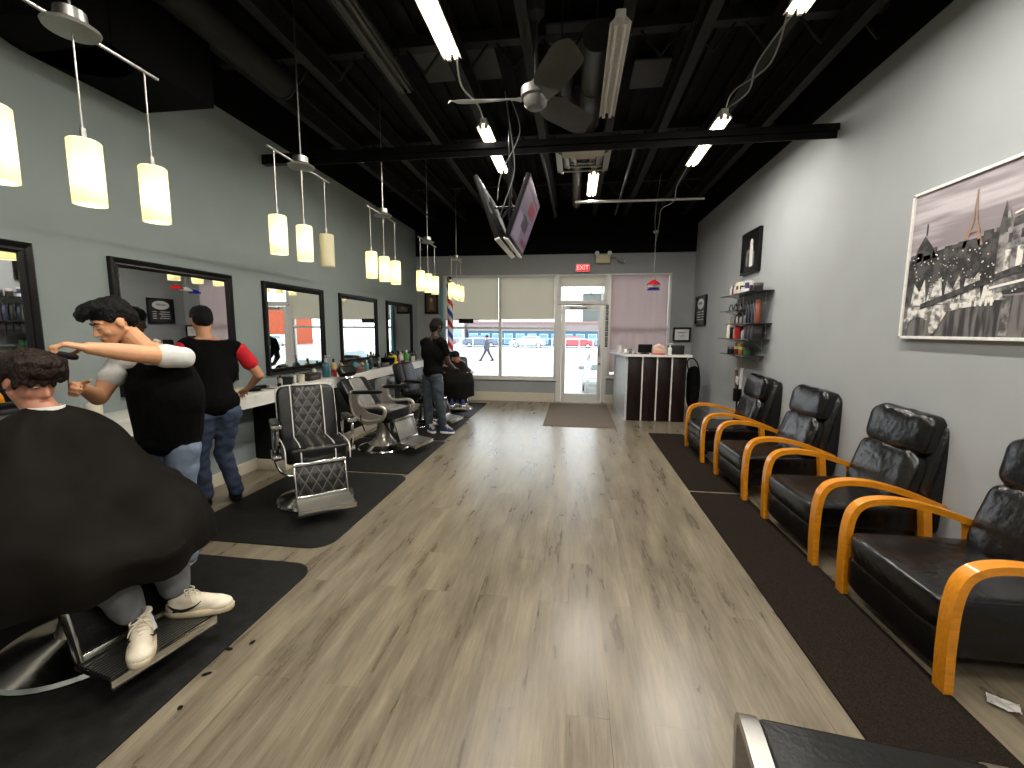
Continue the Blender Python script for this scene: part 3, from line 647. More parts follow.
def clipper(x, y, z, rot, label):
    t = thing('hair_clipper', label, 'hair clipper', (x, y, z), rot)
    b = NB(); puff(b, (0, 0, .022), (.16, .045, .042), e=.6, nu=16, nv=10); obj('body', b, m_blk, t)
    b = NB(); box(b, (.085, 0, .024), (.025, .044, .012), bev=.002); obj('blade', b, m_chrome, t)
    b = NB(); tube(b, smoothpts([(-.08, 0, .02), (-.14, .03, .006), (-.13, .12, .006), (-.04, .16, .006), (.02, .1, .006)]), .004, 6); obj('cord', b, m_blk, t)
carton(xs, 3.93, CZ, (.13, .2, .06), (192, 178, 150), 'tan paper tray left of the black clippers', 0, 'tray', 'tray')
bottle(xs - .06, 3.9, CZ + .06, .1, .035, (226, 216, 190), 'cream jar standing on the tan tray', (226, 216, 190), 'jar')
clipper(xs + .05, 4.12, CZ, .6, 'black hair clipper nearest the tan tray'); clipper(xs - .02, 4.32, CZ, 1.3, 'black hair clipper with cord below the mirror corner')
clipper(xs + .08, 4.5, CZ, 2.2, 'black hair clipper at the worktop edge beside the round tin')
bottle(xs, 4.72, CZ, .09, .085, (30, 28, 27), 'wide round black tin under the mirror behind the quilted chair', (24, 22, 22), 'tin')
bottle(xs + .05, 4.95, CZ, .1, .04, (214, 206, 180), 'cream jar beside the wide round black tin', (214, 206, 180), 'jar')
carton(xs, 5.2, CZ, (.16, .26, .09), (40, 34, 30), 'dark tool rack on the worktop right of the cream jar', 0, 'tool_rack', 'rack', (90, 80, 70))
bottle(xs + .02, 5.55, CZ, .26, .05, (58, 104, 112), 'teal disinfectant jar with a chrome lid', (190, 190, 188), 'bottle', None, True)
bottle(xs + .1, 5.64, CZ, .13, .025, (176, 30, 40), 'small red bottle in front of the teal jar', (220, 220, 216))
bottle(xs, 5.78, CZ, .24, .04, (188, 160, 110), 'amber bottle with black cap right of the teal jar')
carton(xs + .05, 5.98, CZ, (.12, .16, .07), (206, 164, 150), 'pinkish carton beside the amber bottle')
carton(xs + .09, 6.3, CZ, (.14, .26, .08), (90, 56, 38), 'brown wooden box on the worktop behind the reclined chair', 0, 'wooden_box', 'box')
bottle(xs + .02, 6.35, CZ + .08 if False else CZ, .2, .035, (48, 132, 136), 'taller teal bottle behind the brown box')
bottle(xs + .12, 6.55, CZ, .17, .03, (52, 140, 140), 'shorter teal bottle right of the brown box', (230, 230, 228))
bottle(xs - .08, 6.12, CZ, .2, .035, (150, 112, 60), 'amber spray bottle left of the brown box')
bottle(xs, 6.9, CZ, .18, .035, (28, 28, 30), 'first dark bottle below the third mirror'); bottle(xs + .1, 7.02, CZ, .12, .03, (60, 60, 62), 'small grey bottle below the third mirror', (200, 200, 200))
carton(xs, 7.35, CZ, (.16, .3, .07), (52, 44, 40), 'flat dark case on the worktop before the black bowl')
t = tag((lambda b: (lathe(b, [(.05, 0), (.1, .03), (.13, .1), (.135, .14), (.12, .14), (.09, .04), (.0, .02)], n=24), obj('bowl', b, m_blk, loc=(xs, 7.62, CZ)))[1])(NB()), 'round black bowl on the worktop left of the yellow bottle', 'bowl')
bottle(xs + .03, 7.82, CZ, .24, .05, (214, 202, 40), 'yellow bottle on the worktop', (30, 30, 30)); bottle(xs - .06, 7.86, CZ, .2, .04, (196, 184, 60), 'dull yellow can behind the yellow bottle', (30, 30, 30), 'can')
bottle(xs + .02, 8.03, CZ, .17, .04, (160, 52, 46), 'red-brown bottle right of the yellow bottle'); bottle(xs, 8.22, CZ, .22, .045, (232, 232, 228), 'white bottle in front of the farthest mirror', (232, 232, 228))
bottle(xs + .04, 8.42, CZ, .25, .05, (86, 168, 70), 'green bottle right of the white bottle', (240, 240, 240)); bottle(xs, 8.62, CZ, .2, .04, (40, 60, 44), 'dark green bottle past the bright green bottle')
bottle(xs + .03, 8.8, CZ, .16, .045, (220, 216, 206), 'squat white jar near the worktop end', (30, 30, 30), 'jar'); bottle(xs, 9.0, CZ, .22, .035, (34, 30, 34), 'last dark bottle at the worktop end')
carton(xs + .1, 8.15, CZ, (.1, .14, .06), (110, 70, 44), 'brown carton in front of the white bottle')
CLT = [(-3.36, 4.86, 'bottle', .13, .022, (200, 198, 192), 'thin white bottle left of the cream jar by the tool rack'), (-3.42, 5.06, 'jar', .08, .03, (120, 84, 60), 'little brown jar between cream jar and tool rack'),
 (-3.45, 5.42, 'bottle', .17, .025, (214, 210, 200), 'pale bottle left of the teal disinfectant jar'), (-3.33, 5.72, 'jar', .09, .035, (222, 218, 210), 'white jar between red and amber bottles'),
 (-3.45, 5.90, 'bottle', .2, .028, (34, 30, 30), 'tall black bottle behind the pinkish carton'), (-3.34, 6.62, 'jar', .08, .04, (196, 200, 204), 'silver jar right of the shorter teal bottle'),
 (-3.47, 6.52, 'bottle', .22, .03, (44, 62, 84), 'navy bottle behind the teal bottles'), (-3.42, 6.72, 'bottle', .16, .026, (204, 150, 130), 'peach bottle near the third mirror left edge'),
 (-3.34, 6.80, 'jar', .07, .04, (60, 40, 34), 'low dark brown jar near the third mirror'), (-3.46, 7.10, 'can', .2, .03, (70, 72, 76), 'grey spray can below the third mirror'),
 (-3.36, 7.18, 'bottle', .15, .028, (30, 110, 120), 'dark teal bottle right of the small grey bottle'), (-3.47, 7.45, 'bottle', .21, .03, (150, 150, 152), 'silver bottle behind the flat dark case'),
 (-3.46, 7.70, 'bottle', .22, .028, (26, 26, 28), 'black bottle behind the black bowl'), (-3.36, 7.93, 'jar', .09, .04, (214, 206, 190), 'cream jar in front of the dull yellow can'),
 (-3.47, 8.10, 'can', .21, .028, (200, 204, 206), 'pale spray can behind the red-brown bottle'), (-3.46, 8.32, 'bottle', .2, .03, (28, 28, 30), 'black bottle between the white and green bottles'),
 (-3.47, 8.52, 'can', .22, .03, (210, 206, 60), 'lime spray can behind the green bottle'), (-3.34, 8.56, 'jar', .08, .04, (40, 36, 36), 'low black jar in front of the dark green bottle'),
 (-3.46, 8.72, 'bottle', .19, .028, (190, 120, 60), 'orange bottle behind the squat white jar'), (-3.44, 8.9, 'can', .2, .03, (96, 100, 108), 'slate spray can before the last dark bottle'), (-3.36, 4.60, 'bottle', .12, .025, (170, 168, 160), 'grey bottle left of the wide black tin')]
for x_, y_, k_, h_, r_, c_, l_ in CLT: bottle(x_, y_, CZ, h_, r_, c_, l_, (24, 24, 24), k_)
# near-station items seen behind the client
bottle(xs, 2.62, CZ, .17, .05, (226, 218, 196), 'cream bottle between the two barbers', (226, 218, 196)); bottle(xs + .06, 2.45, CZ, .1, .05, (226, 222, 210), 'white jar beside the cream bottle', (170, 60, 50), 'jar')
carton(xs, 2.25, CZ, (.14, .22, .07), (150, 146, 140), 'grey tray on the worktop behind the client head', 0, 'tray', 'tray'); clipper(xs + .08, 1.75, CZ, .4, 'black hair clipper behind the client at the left edge')
bottle(xs, 3.18, CZ, .2, .035, (200, 196, 188), 'clear spray bottle below the mirror between the barbers', (30, 30, 30))
bottle(xs - .02, 3.68, CZ, .2, .03, (30, 30, 32), 'black bottle beside the red-sleeved barber arm', (200, 200, 198))
t = thing('picture_frame', 'small dark framed picture left of the front window', 'picture', (-3.24, YB, 2.2))
b = NB(); bb(b, -.16, .16, -.03, 0, -.24, .24, .006); obj('frame', b, m_frameblk, t)
b = NB(); bb(b, -.11, .11, -.034, -.03, -.19, .19); prism(b, [(-.05, -.14), (.05, -.14), (.03, .05), (-.03, .05)], 'y', -.036, -.034, 1); prism(b, [(.035 * cos(a), .07 + .05 * sin(a)) for a in [i * pi / 6 for i in range(12)]], 'y', -.037, -.034, 2)
obj('print', b, [colm((70, 56, 40), .6), colm((120, 90, 58), .6), colm((176, 140, 96), .6)], t, smooth=False)

# ------------------------------------------------------------------ floor mats and rugs
def rmat(x0, x1, y0, y1, r, name, label, m, cat='mat', h=.014, rot=0, bevel=True, group=None):
    cx, cy = (x0 + x1) / 2, (y0 + y1) / 2; w_, l_ = (x1 - x0) / 2, (y1 - y0) / 2; pts = []
    for (sx, sy, a0) in ((1, 1, 0), (-1, 1, 90), (-1, -1, 180), (1, -1, 270)):
        for k in range(7):
            a = R(a0 + 15 * k); pts.append((sx * (w_ - r) + r * cos(a), sy * (l_ - r) + r * sin(a)))
    b = NB(); prism(b, pts, 'z', 0, h * .4)
    n = len(pts); s = (.985 if bevel else .997)
    A = [b.verts.new((x, y, h * .4)) for x, y in pts]; q = .025 if bevel else .003
    B = [b.verts.new((x * (1 - q / w_), y * (1 - q / l_), h)) for x, y in pts]
    for i in range(n): b.faces.new((A[i], A[(i + 1) % n], B[(i + 1) % n], B[i]))
    b.faces.new(B); return tag(obj(name, b, m, loc=(cx, cy, .001), rotz=rot), label, cat, group)
G = 'rubber mats under the barber chairs'
rmat(-3.1, -1.70, .75, 2.60, .16, 'rubber_mat', 'black rubber mat under the caped client chair, bottom left', m_mat, group=G)
rmat(-3.08, -1.76, 2.80, 4.46, .16, 'rubber_mat', 'black rubber mat under the empty quilted barber chair', m_mat, group=G)
rmat(-3.1, -1.80, 4.50, 5.95, .05, 'rubber_mat', 'black rubber mat under the reclined pale barber chair', m_mat, group=G)
rmat(-3.1, -1.84, 6.0, 7.6, .05, 'rubber_mat', 'dark rubber mat under the barber in the black tee', m_mat, group=G)
rmat(-3.1, -1.86, 7.65, 9.3, .05, 'rubber_mat', 'dark rubber mat farthest along, nearest the front window', m_mat, group=G)
rmat(1.18, 1.70, 4.47, 6.98, .01, 'carpet_runner', 'charcoal carpet runner before the two far armchairs', m_rug, 'rug', .008, 0, False)
rmat(1.175, 1.69, .55, 4.42, .01, 'carpet_runner', 'charcoal carpet runner before the two near armchairs', m_rug, 'rug', .008, 0, False)
rmat(-.50, .72, 7.25, 9.55, .01, 'entrance_mat', 'brown entrance mat in front of the glass door', m_door_mat, 'mat', .008, 0, False)
b = NB(); n = 8; g = [[b.verts.new((-.05 + .1 * i / n, -.035 + .07 * j / n, .006 + .014 * noise.noise(V((i * .5, j * .5, 2))) + .01 * abs(i / n - .5))) for i in range(n + 1)] for j in range(n + 1)]
for j in range(n):
    for i in range(n): b.faces.new((g[j][i], g[j][i + 1], g[j + 1][i + 1], g[j + 1][i]))
bmesh.ops.solidify(b, geom=b.faces[:], thickness=.001)
tag(obj('crumpled_paper', b, m_white, loc=(1.86, 1.98, .012), rotz=-.6), 'crumpled white paper scrap on the carpet beside the nearest armchair', 'paper')
HC = [(-1.685, 1.80), (-1.66, 1.64), (-1.60, 1.86), (-1.62, 1.46)]
for i, (x, y) in enumerate(HC):
    b = NB(); puff(b, (0, 0, .003), (.05 - .008 * i, .02, .006), e=1, nu=14, nv=6, amp=.01, freq=60, seed=i)
    tag(obj('hair_clump', b, m_hair, loc=(x, y, .001), rotz=i * .7), 'tuft of cut black hair on the floor beside the bottom-left mat', 'hair', 'tufts of cut hair on the floor')

# ------------------------------------------------------------------ armchairs along the right wall
def armchair_proto():
    t = thing('armchair', '', 'armchair')
    # local: front is +X, origin under seat middle
    prof = smoothpts([(.395, 0), (.405, .22), (.40, .44), (.36, .555), (.26, .60), (.08, .595), (-.14, .54), (-.36, .455)], 7)
    prof = [(p.x, p.z) for p in prof]
    for s in (-1, 1):
        b = NB(); y0, y1 = s * .345, s * .41
        band(b, prof, min(y0, y1), max(y0, y1), .038); bmesh.ops.recalc_face_normals(b, faces=b.faces[:]); obj('bentwood_arm', b, m_wood, t)
        b = NB(); band(b, [(-.30, .0), (-.28, .25), (-.25, .49)], min(y0, y1) + .004, max(y0, y1) - .004, .05); bmesh.ops.recalc_face_normals(b, faces=b.faces[:]); obj('leg', b, m_wood, t)
    b = NB(); box(b, (.03, 0, .20), (.60, .66, .16), bev=.03); obj('seat_frame', b, m_leather, t)
    b = NB(); puff(b, (.045, 0, .335), (.76, .70, .17), e=.2, amp=.008, freq=9, nu=48, nv=20); obj('seat_cushion', b, m_leather, t)
    b = NB(); puff(b, (.36, 0, .175), (.10, .69, .20), e=.28, amp=.005, freq=9, nu=36, nv=18); obj('footrest_panel', b, m_leather, t)
    b = NB(); puff(b, (-.26, 0, .57), (.17, .60, .44), rot=(0, -.32, 0), e=.4, amp=.012, freq=7, nu=56, nv=30, wr=34, seed=3); obj('back_cushion', b, m_leather, t)
    b = NB(); puff(b, (-.355, 0, .90), (.19, .62, .30), rot=(0, -.2, 0), e=.42, amp=.012, freq=7, nu=56, nv=26, wr=30, seed=8); obj('headrest_cushion', b, m_leather, t)
    b = NB(); box(b, (-.40, 0, .62), (.23, .675, .78), rot=(0, -.22, 0), bev=.07, seg=4); obj('back_shell', b, m_leather, t)
    return t
AC = [((1.98, 5.87), 'farthest, beside the black stand'), ((2.02, 4.68), 'second from the desk end'), ((2.06, 3.51), 'second nearest the camera'), ((2.07, 2.42), 'cut off by the right edge')]
proto = armchair_proto()
for i, ((x, y), l) in enumerate(AC):
    o = proto if i == 0 else copy_tree(proto)
    o.location = (x, y, .009 if i < 0 else 0); o.rotation_euler = (0, 0, pi + R((0, 2, 1, 0)[i])); tag(o, 'black leather armchair with bent honey wood arms, ' + l, 'armchair', 'leather armchairs along the right wall')

# waiting bench bottom right
t = thing('waiting_chair', 'black padded chair with brushed aluminium side loops at the bottom edge of the photo', 'chair', (.80, .93, 0), R(-6.5))
for s in (-1, 1):
    b = NB(); x = s * .30
    prof = [(.27 - .3, .44)]
    loop = smoothpts([(x, .30, .30), (x, .315, .42), (x, .27, .458), (x, .1, .458), (x, -.2, .455), (x, -.27, .42), (x, -.28, .1), (x, -.24, .02), (x, 0, .02), (x, .2, .02), (x, .27, .08), (x, .30, .30)], 5)
    n0 = len(b.faces); rings = []
    for i, p in enumerate(loop):
        d = (loop[(i + 1) % (len(loop) - 1)] - loop[i - 1 if i else -2]).normalized(); nn = d.cross(V((1, 0, 0))) * .014
        rings.append([b.verts.new(q) for q in (p + nn + V((-.026, 0, 0)), p + nn + V((.026, 0, 0)), p - nn + V((.026, 0, 0)), p - nn + V((-.026, 0, 0)))])
    for a, c in zip(rings, rings[1:]):
        for k in range(4): b.faces.new((a[k], a[(k + 1) % 4], c[(k + 1) % 4], c[k]))
    bmesh.ops.recalc_face_normals(b, faces=b.faces[:]); obj('side_frame', b, m_brush, t)
b = NB(); box(b, (0, .015, .448), (.55, .565, .05), bev=.015, seg=3); obj('seat', b, m_vinyl, t)
b = NB(); box(b, (0, -.27, .70), (.545, .05, .42), rot=(.15, 0, 0), bev=.02, seg=3); obj('backrest', b, m_vinyl, t)
b = NB(); bb(b, -.30, .30, -.05, .05, .36, .40, .005); obj('crossbar', b, m_brush, t)

# ------------------------------------------------------------------ right wall pictures
t = thing('canvas_picture', 'large black and white dusk city picture in a thin white frame on the right wall', 'picture', (XR, 2.665, 2.07))
Wp, Hp = 2.05, 1.03; h = Wp / 2; v = Hp / 2
b = NB()
for (a0, a1, c0, c1) in ((-h, h, v - .02, v), (-h, h, -v, -v + .02), (-h, -h + .02, -v, v), (h - .02, h, -v, v)): bb(b, -.045, 0, a0, a1, c0, c1, .002)
obj('frame', b, m_white, t, smooth=False)
def cvmat(name, c0, c1, sc=8, st=(1, 1, 1)):
    m = mat(name, c0, .45, var=0, scale=sc, stretch=st); r = [n for n in m.node_tree.nodes if n.type == 'VALTORGB'][0]
    r.color_ramp.elements[0].color = lin(c0); r.color_ramp.elements[1].color = lin(c1); r.color_ramp.elements[0].position = .42; r.color_ramp.elements[1].position = .58; return m
b = NB(); X0 = -.030
def cv(poly, mi, lv=1): prism(b, [(-u, w_) for u, w_ in poly], 'x', X0 - .0012 * lv, X0 - .0012 * (lv - 1), mi)
# u grows away from the door (towards the camera = -y), w up; left edge of the picture is u=-h
def rc(u0, u1, w0, w1, mi, lv=1): cv([(u0, w0), (u1, w0), (u1, w1), (u0, w1)], mi, lv)
rc(-h + .02, h - .02, -v + .02, v - .02, 0)
rc(-h + .02, h - .02, -v + .02, -.26, 1, 2)
random.seed(3)
cv([(-h + .02, -.28), (-h + .02, .05), (-.6, .10), (-.3, .12), (.1, .15), (h - .02, .20), (h - .02, -.20)], 2, 3)
u = -h + .03
while u < h - .12:
    w_ = random.uniform(.03, .08); rc(u, u + w_, 0, .05 + .075 * (u + h) + random.uniform(0, .05), 2, 4); u += w_ * 1.3
cv([(-.98, .02), (-.93, .13), (-.88, .20), (-.82, .13), (-.76, .04)], 2, 4); rc(-.875, -.865, .2, .28, 2, 4)
for sg in (-1, 1): cv([(-.50 + sg * .075, .06), (-.50 + sg * .02, .22), (-.50 + sg * .006, .36), (-.50, .36), (-.50 + sg * .008, .20), (-.50 + sg * .045, .06)], 3, 4)
rc(-.55, -.45, .145, .158, 3, 5); rc(-.525, -.475, .23, .238, 3, 5); rc(-.505, -.495, .33, .40, 3, 5)
cv([(-.32, -.24), (-.32, .12), (-.28, .24), (-.24, .12), (.9, .34), (.9, -.12)], 4, 5); cv([(-.33, .10), (-.30, .28), (-.27, .10)], 2, 6); cv([(-.24, .12), (-.24, .17), (.9, .42), (.9, .34)], 2, 6)
cv([(-.24, .19), (.1, .27), (.1, .28), (-.24, .20)], 5, 7); cv([(-.10, .17), (-.07, .34), (-.04, .19)], 2, 7)
for k in range(16): rc(-.27 + k * .07, -.235 + k * .07, -.12 + k * .012, .0 + k * .012, 6, 6); rc(-.26 + k * .07, -.24 + k * .07, .04 + k * .013, .09 + k * .013, 2, 6)
for k in range(5): cv([(-.95 + k * .14, -.28), (-.93 + k * .14, -.13), (-.88 + k * .14, -.19 + .05 * (k % 2)), (-.84 + k * .14, -.10), (-.81 + k * .14, -.28)], 6, 4)
cv([(-.85, -.27), (-.2, -.10), (h - .03, .0), (h - .03, -.04), (-.2, -.14), (-.85, -.31)], 2, 7); cv([(-.34, -.20), (h - .03, -.02), (h - .03, -.035), (-.34, -.215)], 5, 8)
cv([(-h + .03, -.29), (-.64, -.285), (-.30, -.265), (-.30, -.29), (-.62, -.33), (-.70, -v + .05), (-.75, -v + .03)] + [(-.86 + .105 * cos(a), -.45 + .09 * sin(a)) for a in [i * pi / 8 for i in range(9)]] + [(-h + .03, -.45)], 6, 5)
for k in range(9): rc(-.60 + k * .035, -.585 + k * .035, -.31, -.285 + .002 * k, 5, 6)
for k in range(7): rc(-.25 + k * .15, -.20 + k * .15, -v + .03, -.27, 4, 3)
for k in range(150):
    uu = random.uniform(-h + .06, -.3) if k < 110 else random.uniform(-.3, .9); ww = random.uniform(-.27, .06); s_ = random.uniform(.004, .010); rc(uu, uu + s_, ww, ww + s_, 5, 9)
obj('print', b, [cvmat('print_sky', (136, 126, 130), (186, 178, 182), 2, (1, .5, 5)), cvmat('print_river', (44, 42, 42), (112, 108, 106), 5, (1, 4, .6)), cvmat('print_dark_city', (30, 28, 28), (76, 73, 72), 18), colm((150, 122, 104), .5), cvmat('print_facade', (70, 68, 68), (150, 146, 144), 14), colm((226, 222, 216), .5), cvmat('print_glow', (100, 98, 96), (226, 222, 214), 20)], t, smooth=False)

def framed(y, z, W, H, name, label, inner, cols, wall='r', x=None):
    loc = (XR, y, z) if wall == 'r' else (x, YB, z); t = thing(name, label, 'picture', loc, 0 if wall == 'r' else pi / 2)
    b = NB(); f = .035
    for (a0, a1, c0, c1) in ((-W / 2, W / 2, H / 2 - f, H / 2), (-W / 2, W / 2, -H / 2, -H / 2 + f), (-W / 2, -W / 2 + f, -H / 2 + f, H / 2 - f), (W / 2 - f, W / 2, -H / 2 + f, H / 2 - f)): bb(b, -.05, 0, a0, a1, c0, c1, .003)
    obj('frame', b, m_frameblk, t)
    b = NB(); bb(b, -.03, -.02, -W / 2 + f, W / 2 - f, -H / 2 + f, H / 2 - f)
    for it in inner:
        if it[0] == 'r': prism(b, [(-it[1], it[3]), (-it[2], it[3]), (-it[2], it[4]), (-it[1], it[4])], 'x', -.0315, -.03, it[5])
        elif it[0] == 'e': prism(b, [(-it[1] + it[3] * cos(a), it[2] + it[4] * sin(a)) for a in [i * pi / 12 for i in range(24)]], 'x', -.0312, -.03, it[5])
        elif it[0] == 't': text_into(b, it[1], it[2], (-.032, -it[3], it[4]), (0, -1, 0), (0, 0, 1), it[5])
    obj('print', b, cols, t, smooth=False); return t
K, Wt, Gy = colm((14, 14, 14), .4), colm((222, 222, 218), .5), colm((120, 120, 118), .5)
framed(6.74, 2.71, .62, .58, 'framed_poster', 'framed black and white figure poster high above the product shelves', [('e', .02, .12, .05, .06, 1), ('r', -.03, .08, -.2, .08, 1), ('r', -.14, -.03, -.02, .04, 2), ('e', -.12, -.1, .04, .09, 2), ('r', .09, .13, -.2, .0, 2)], [K, Wt, Gy])
framed(9.10, 2.0, .66, .58, 'framed_price_list', 'black framed price list with white oval, on the right wall near the corner', [('e', 0, .13, .22, .10, 1), ('t', 'BARBER', .07, 0, .14, 0)] + [('r', -.22, .02 + .03 * (k % 2), -.03 - .05 * k, -.015 - .05 * k, 1) for k in range(4)] + [('r', .12, .22, -.03 - .05 * k, -.015 - .05 * k, 1) for k in range(4)], [K, Wt, Gy])
framed(0, 1.53, .36, .30, 'framed_certificate', 'small black framed white certificate on the front wall beside the right corner', [('r', -.12, .12, -.09, .09, 1), ('r', -.08, .08, .03, .045, 2), ('r', -.06, .06, -.02, -.01, 2), ('r', -.02, .02, -.07, -.04, 2)], [Wt, Wt, Gy], 'b', 2.245)

# ------------------------------------------------------------------ product shelves
SH = [(5.95, 7.17, 2.12, 'topmost'), (6.50, 7.17, 1.90, 'short second'), (5.95, 6.86, 1.71, 'third'), (5.98, 7.17, 1.50, 'fourth'), (6.10, 7.05, 1.28, 'lowest')]
for (y0, y1, z, nm) in SH:
    t = thing('wall_shelf', nm + ' dark glass shelf on the right wall, counted from the top', 'shelf', (XR, (y0 + y1) / 2, z), 0, 'product shelves on the right wall')
    L = (y1 - y0) / 2
    b = NB(); bb(b, -.26, 0, -L, L, -.012, 0, .003); obj('board', b, mat('smoked_glass', (44, 46, 46), .15), t)
    for s in (-1, 1):
        b = NB(); y = s * L * .62; tube(b, smoothpts([(-.004, y, -.13), (-.03, y, -.10), (-.06, y, -.06), (-.14, y, -.03), (-.22, y, -.016)]), .006, 6); tube(b, [(-.005, y, -.16), (-.005, y, .0)], .006, 6); obj('bracket', b, m_brush, t)
gx = XR - .14
_bt, _ct = bottle, carton
def bottle(x, y, z, h, r, *a, **k): return _bt(x, 5.97 + (y - 5.55) * .68, z, h, r * .72, *a, **k)
def carton(x, y, z, sz, *a, **k): return _ct(x, 5.97 + (y - 5.55) * .68, z, (sz[0], sz[1] * .7, sz[2]), *a, **k)
G1 = 'products on the right wall shelves'
for k, (c, nm) in enumerate([((210, 206, 200), 'white'), ((120, 60, 58), 'maroon'), ((206, 204, 200), 'pale grey'), ((70, 70, 74), 'charcoal')]):
    bottle(gx, 7.18 - k * .12, 2.12, .16, .03, c, nm + ' tube bottle at the left of the topmost shelf, place %s from the end' % ('one', 'two', 'three', 'four')[k], c, group=G1)
carton(gx, 6.62, 2.12, (.1, .17, .17), (222, 212, 186), 'cream carton with a black emblem on the topmost shelf', 0, 'carton', 'box', (30, 28, 26))
for k, (y, c, nm) in enumerate([(6.36, (206, 206, 210), 'pale'), (6.17, (60, 60, 96), 'blue-banded')]):
    bottle(gx, y, 2.12, .085, .075, (224, 224, 226), nm + ' wide tub on the topmost shelf, lower of a stack', c, 'jar', G1)
bottle(gx, 6.2, 2.205, .075, .07, (70, 74, 104), 'blue-grey tub stacked on the blue-banded tub', (200, 198, 196), 'jar', G1)
bottle(gx, 5.96, 2.12, .13, .07, (64, 46, 50), 'tall maroon tub on the topmost shelf', (180, 176, 172), 'jar', G1)
bottle(gx, 5.74, 2.12, .1, .08, (40, 40, 42), 'dark tub at the right end of the topmost shelf', (90, 88, 86), 'jar', G1)
for k in range(3): 
    t = thing('glass_holder', 'clear glass holder on the short second shelf, %s' % ('left', 'middle', 'right')[k], 'holder', (gx, 7.05 - k * .19, 1.90))
    b = NB(); tube(b, smoothpts([(0, -.08, .005), (0, -.05, .07), (0, 0, .10), (0, .05, .07), (0, .08, .005)]), .008, 8); bb(b, -.03, .03, -.08, .08, 0, .01, .003); obj('body', b, m_chrome, t)
for k, (h_, c) in enumerate([(.13, (40, 40, 42)), (.15, (190, 188, 184)), (.17, (50, 48, 48)), (.12, (150, 146, 142)), (.16, (34, 34, 36)), (.14, (120, 118, 116))]):
    bottle(gx, 6.78 - k * .105, 1.71, h_, .035, c, 'slim bottle on the third shelf, %s from its left end' % ('first', 'second', 'third', 'fourth', 'fifth', 'sixth')[k], (30, 30, 30), group=G1)
for k, c in enumerate([(24, 26, 34), (22, 22, 24), (34, 40, 62), (118, 62, 36)]):
    bottle(gx, 6.10 - k * .145, 1.71, .30, .055, c, ('tall navy', 'tall black', 'tall dark blue', 'tall brown')[k] + ' canister on the right half of the third shelf', c, 'can', G1)
bottle(gx, 7.13, 1.50, .27, .055, (230, 224, 206), 'white pump bottle at the left end of the fourth shelf', (226, 210, 180), 'bottle', G1, True)
bottle(gx, 6.95, 1.50, .16, .05, (28, 26, 26), 'black jar beside the white pump bottle', (28, 26, 26), 'jar', G1)
bottle(gx, 6.78, 1.50, .14, .04, (190, 160, 140), 'tan jar beside the red tin', (190, 176, 160), 'jar', G1)
bottle(gx, 6.55, 1.50, .18, .09, (188, 36, 44), 'red round tin on the fourth shelf', (206, 60, 60), 'tin', G1)
for k, c in enumerate([(196, 196, 200), (60, 60, 66)]): bottle(gx, 6.28 - k * .14, 1.50, .16, .05, c, ('silver', 'dark grey') [k] + ' bottle right of the red tin', (220, 220, 220), group=G1)
for k in range(3): carton(gx, 5.98 - k * .15, 1.50, (.12, .13, .17 + .01 * k), (20 + 6 * k, 20, 22), 'black carton on the fourth shelf, %s of three' % ('left', 'middle', 'right')[k], 0, 'carton', 'box', (60, 60, 62), G1)
for k in range(2): bottle(gx, 7.0 - k * .16, 1.28, .1, .06, (30, 30, 34), 'small dark jar at the left of the lowest shelf, %s' % ('outer', 'inner')[k], (110, 110, 112), 'jar', G1)
for k, c in enumerate([(120, 60, 46), (206, 190, 60), (190, 120, 50), (70, 120, 80), (60, 110, 70)]):
    bottle(gx + .03 * (k % 2), 6.62 - k * .14, 1.28, .11, .05, c, ('red-brown', 'yellow', 'orange', 'green', 'dark green')[k] + ' small tin on the lowest shelf', (210, 200, 150) if k < 3 else (50, 60, 50), 'tin', G1)
for k, c in enumerate([(150, 90, 60), (200, 190, 90), (110, 130, 80)]):
    bottle(gx - .0, 6.60 - k * .15, 1.39, .07, .045, c, ('brown', 'pale yellow', 'olive')[k] + ' small tin stacked on the lowest shelf tins', (230, 214, 160), 'tin', G1)

bottle, carton = _bt, _ct
# umbrella stand thing beside far armchair
t = thing('display_stand', 'slim black stand holding brown and white rolled papers beside the farthest armchair', 'stand', (2.30, 6.52, 0))
b = NB(); lathe(b, [(.10, 0), (.10, .015), (.015, .03)], n=20); cone(b, (0, 0, .02), .012, (0, 0, .85), .012, 10); lathe(b, [(.05, .62), (.055, .63), (.055, .80), (.048, .80), (.048, .64)], n=18); obj('stand', b, m_blkmet, t)
b = NB(); cone(b, (.0, .02, .64), .02, (-.02, .04, 1.06), .022, 12); obj('roll', b, colm((96, 66, 46)), t, label='brown roll')
b = NB(); cone(b, (.02, -.02, .64), .016, (.03, -.03, 1.09), .018, 12); obj('roll', b, m_white, t, label='white roll')
b = NB(); prism(b, [(-.12, .96), (-.02, .98), (.0, .9), (-.08, .86)], 'x', -.04, -.03); obj('leaflet', b, colm((180, 180, 180)), t)

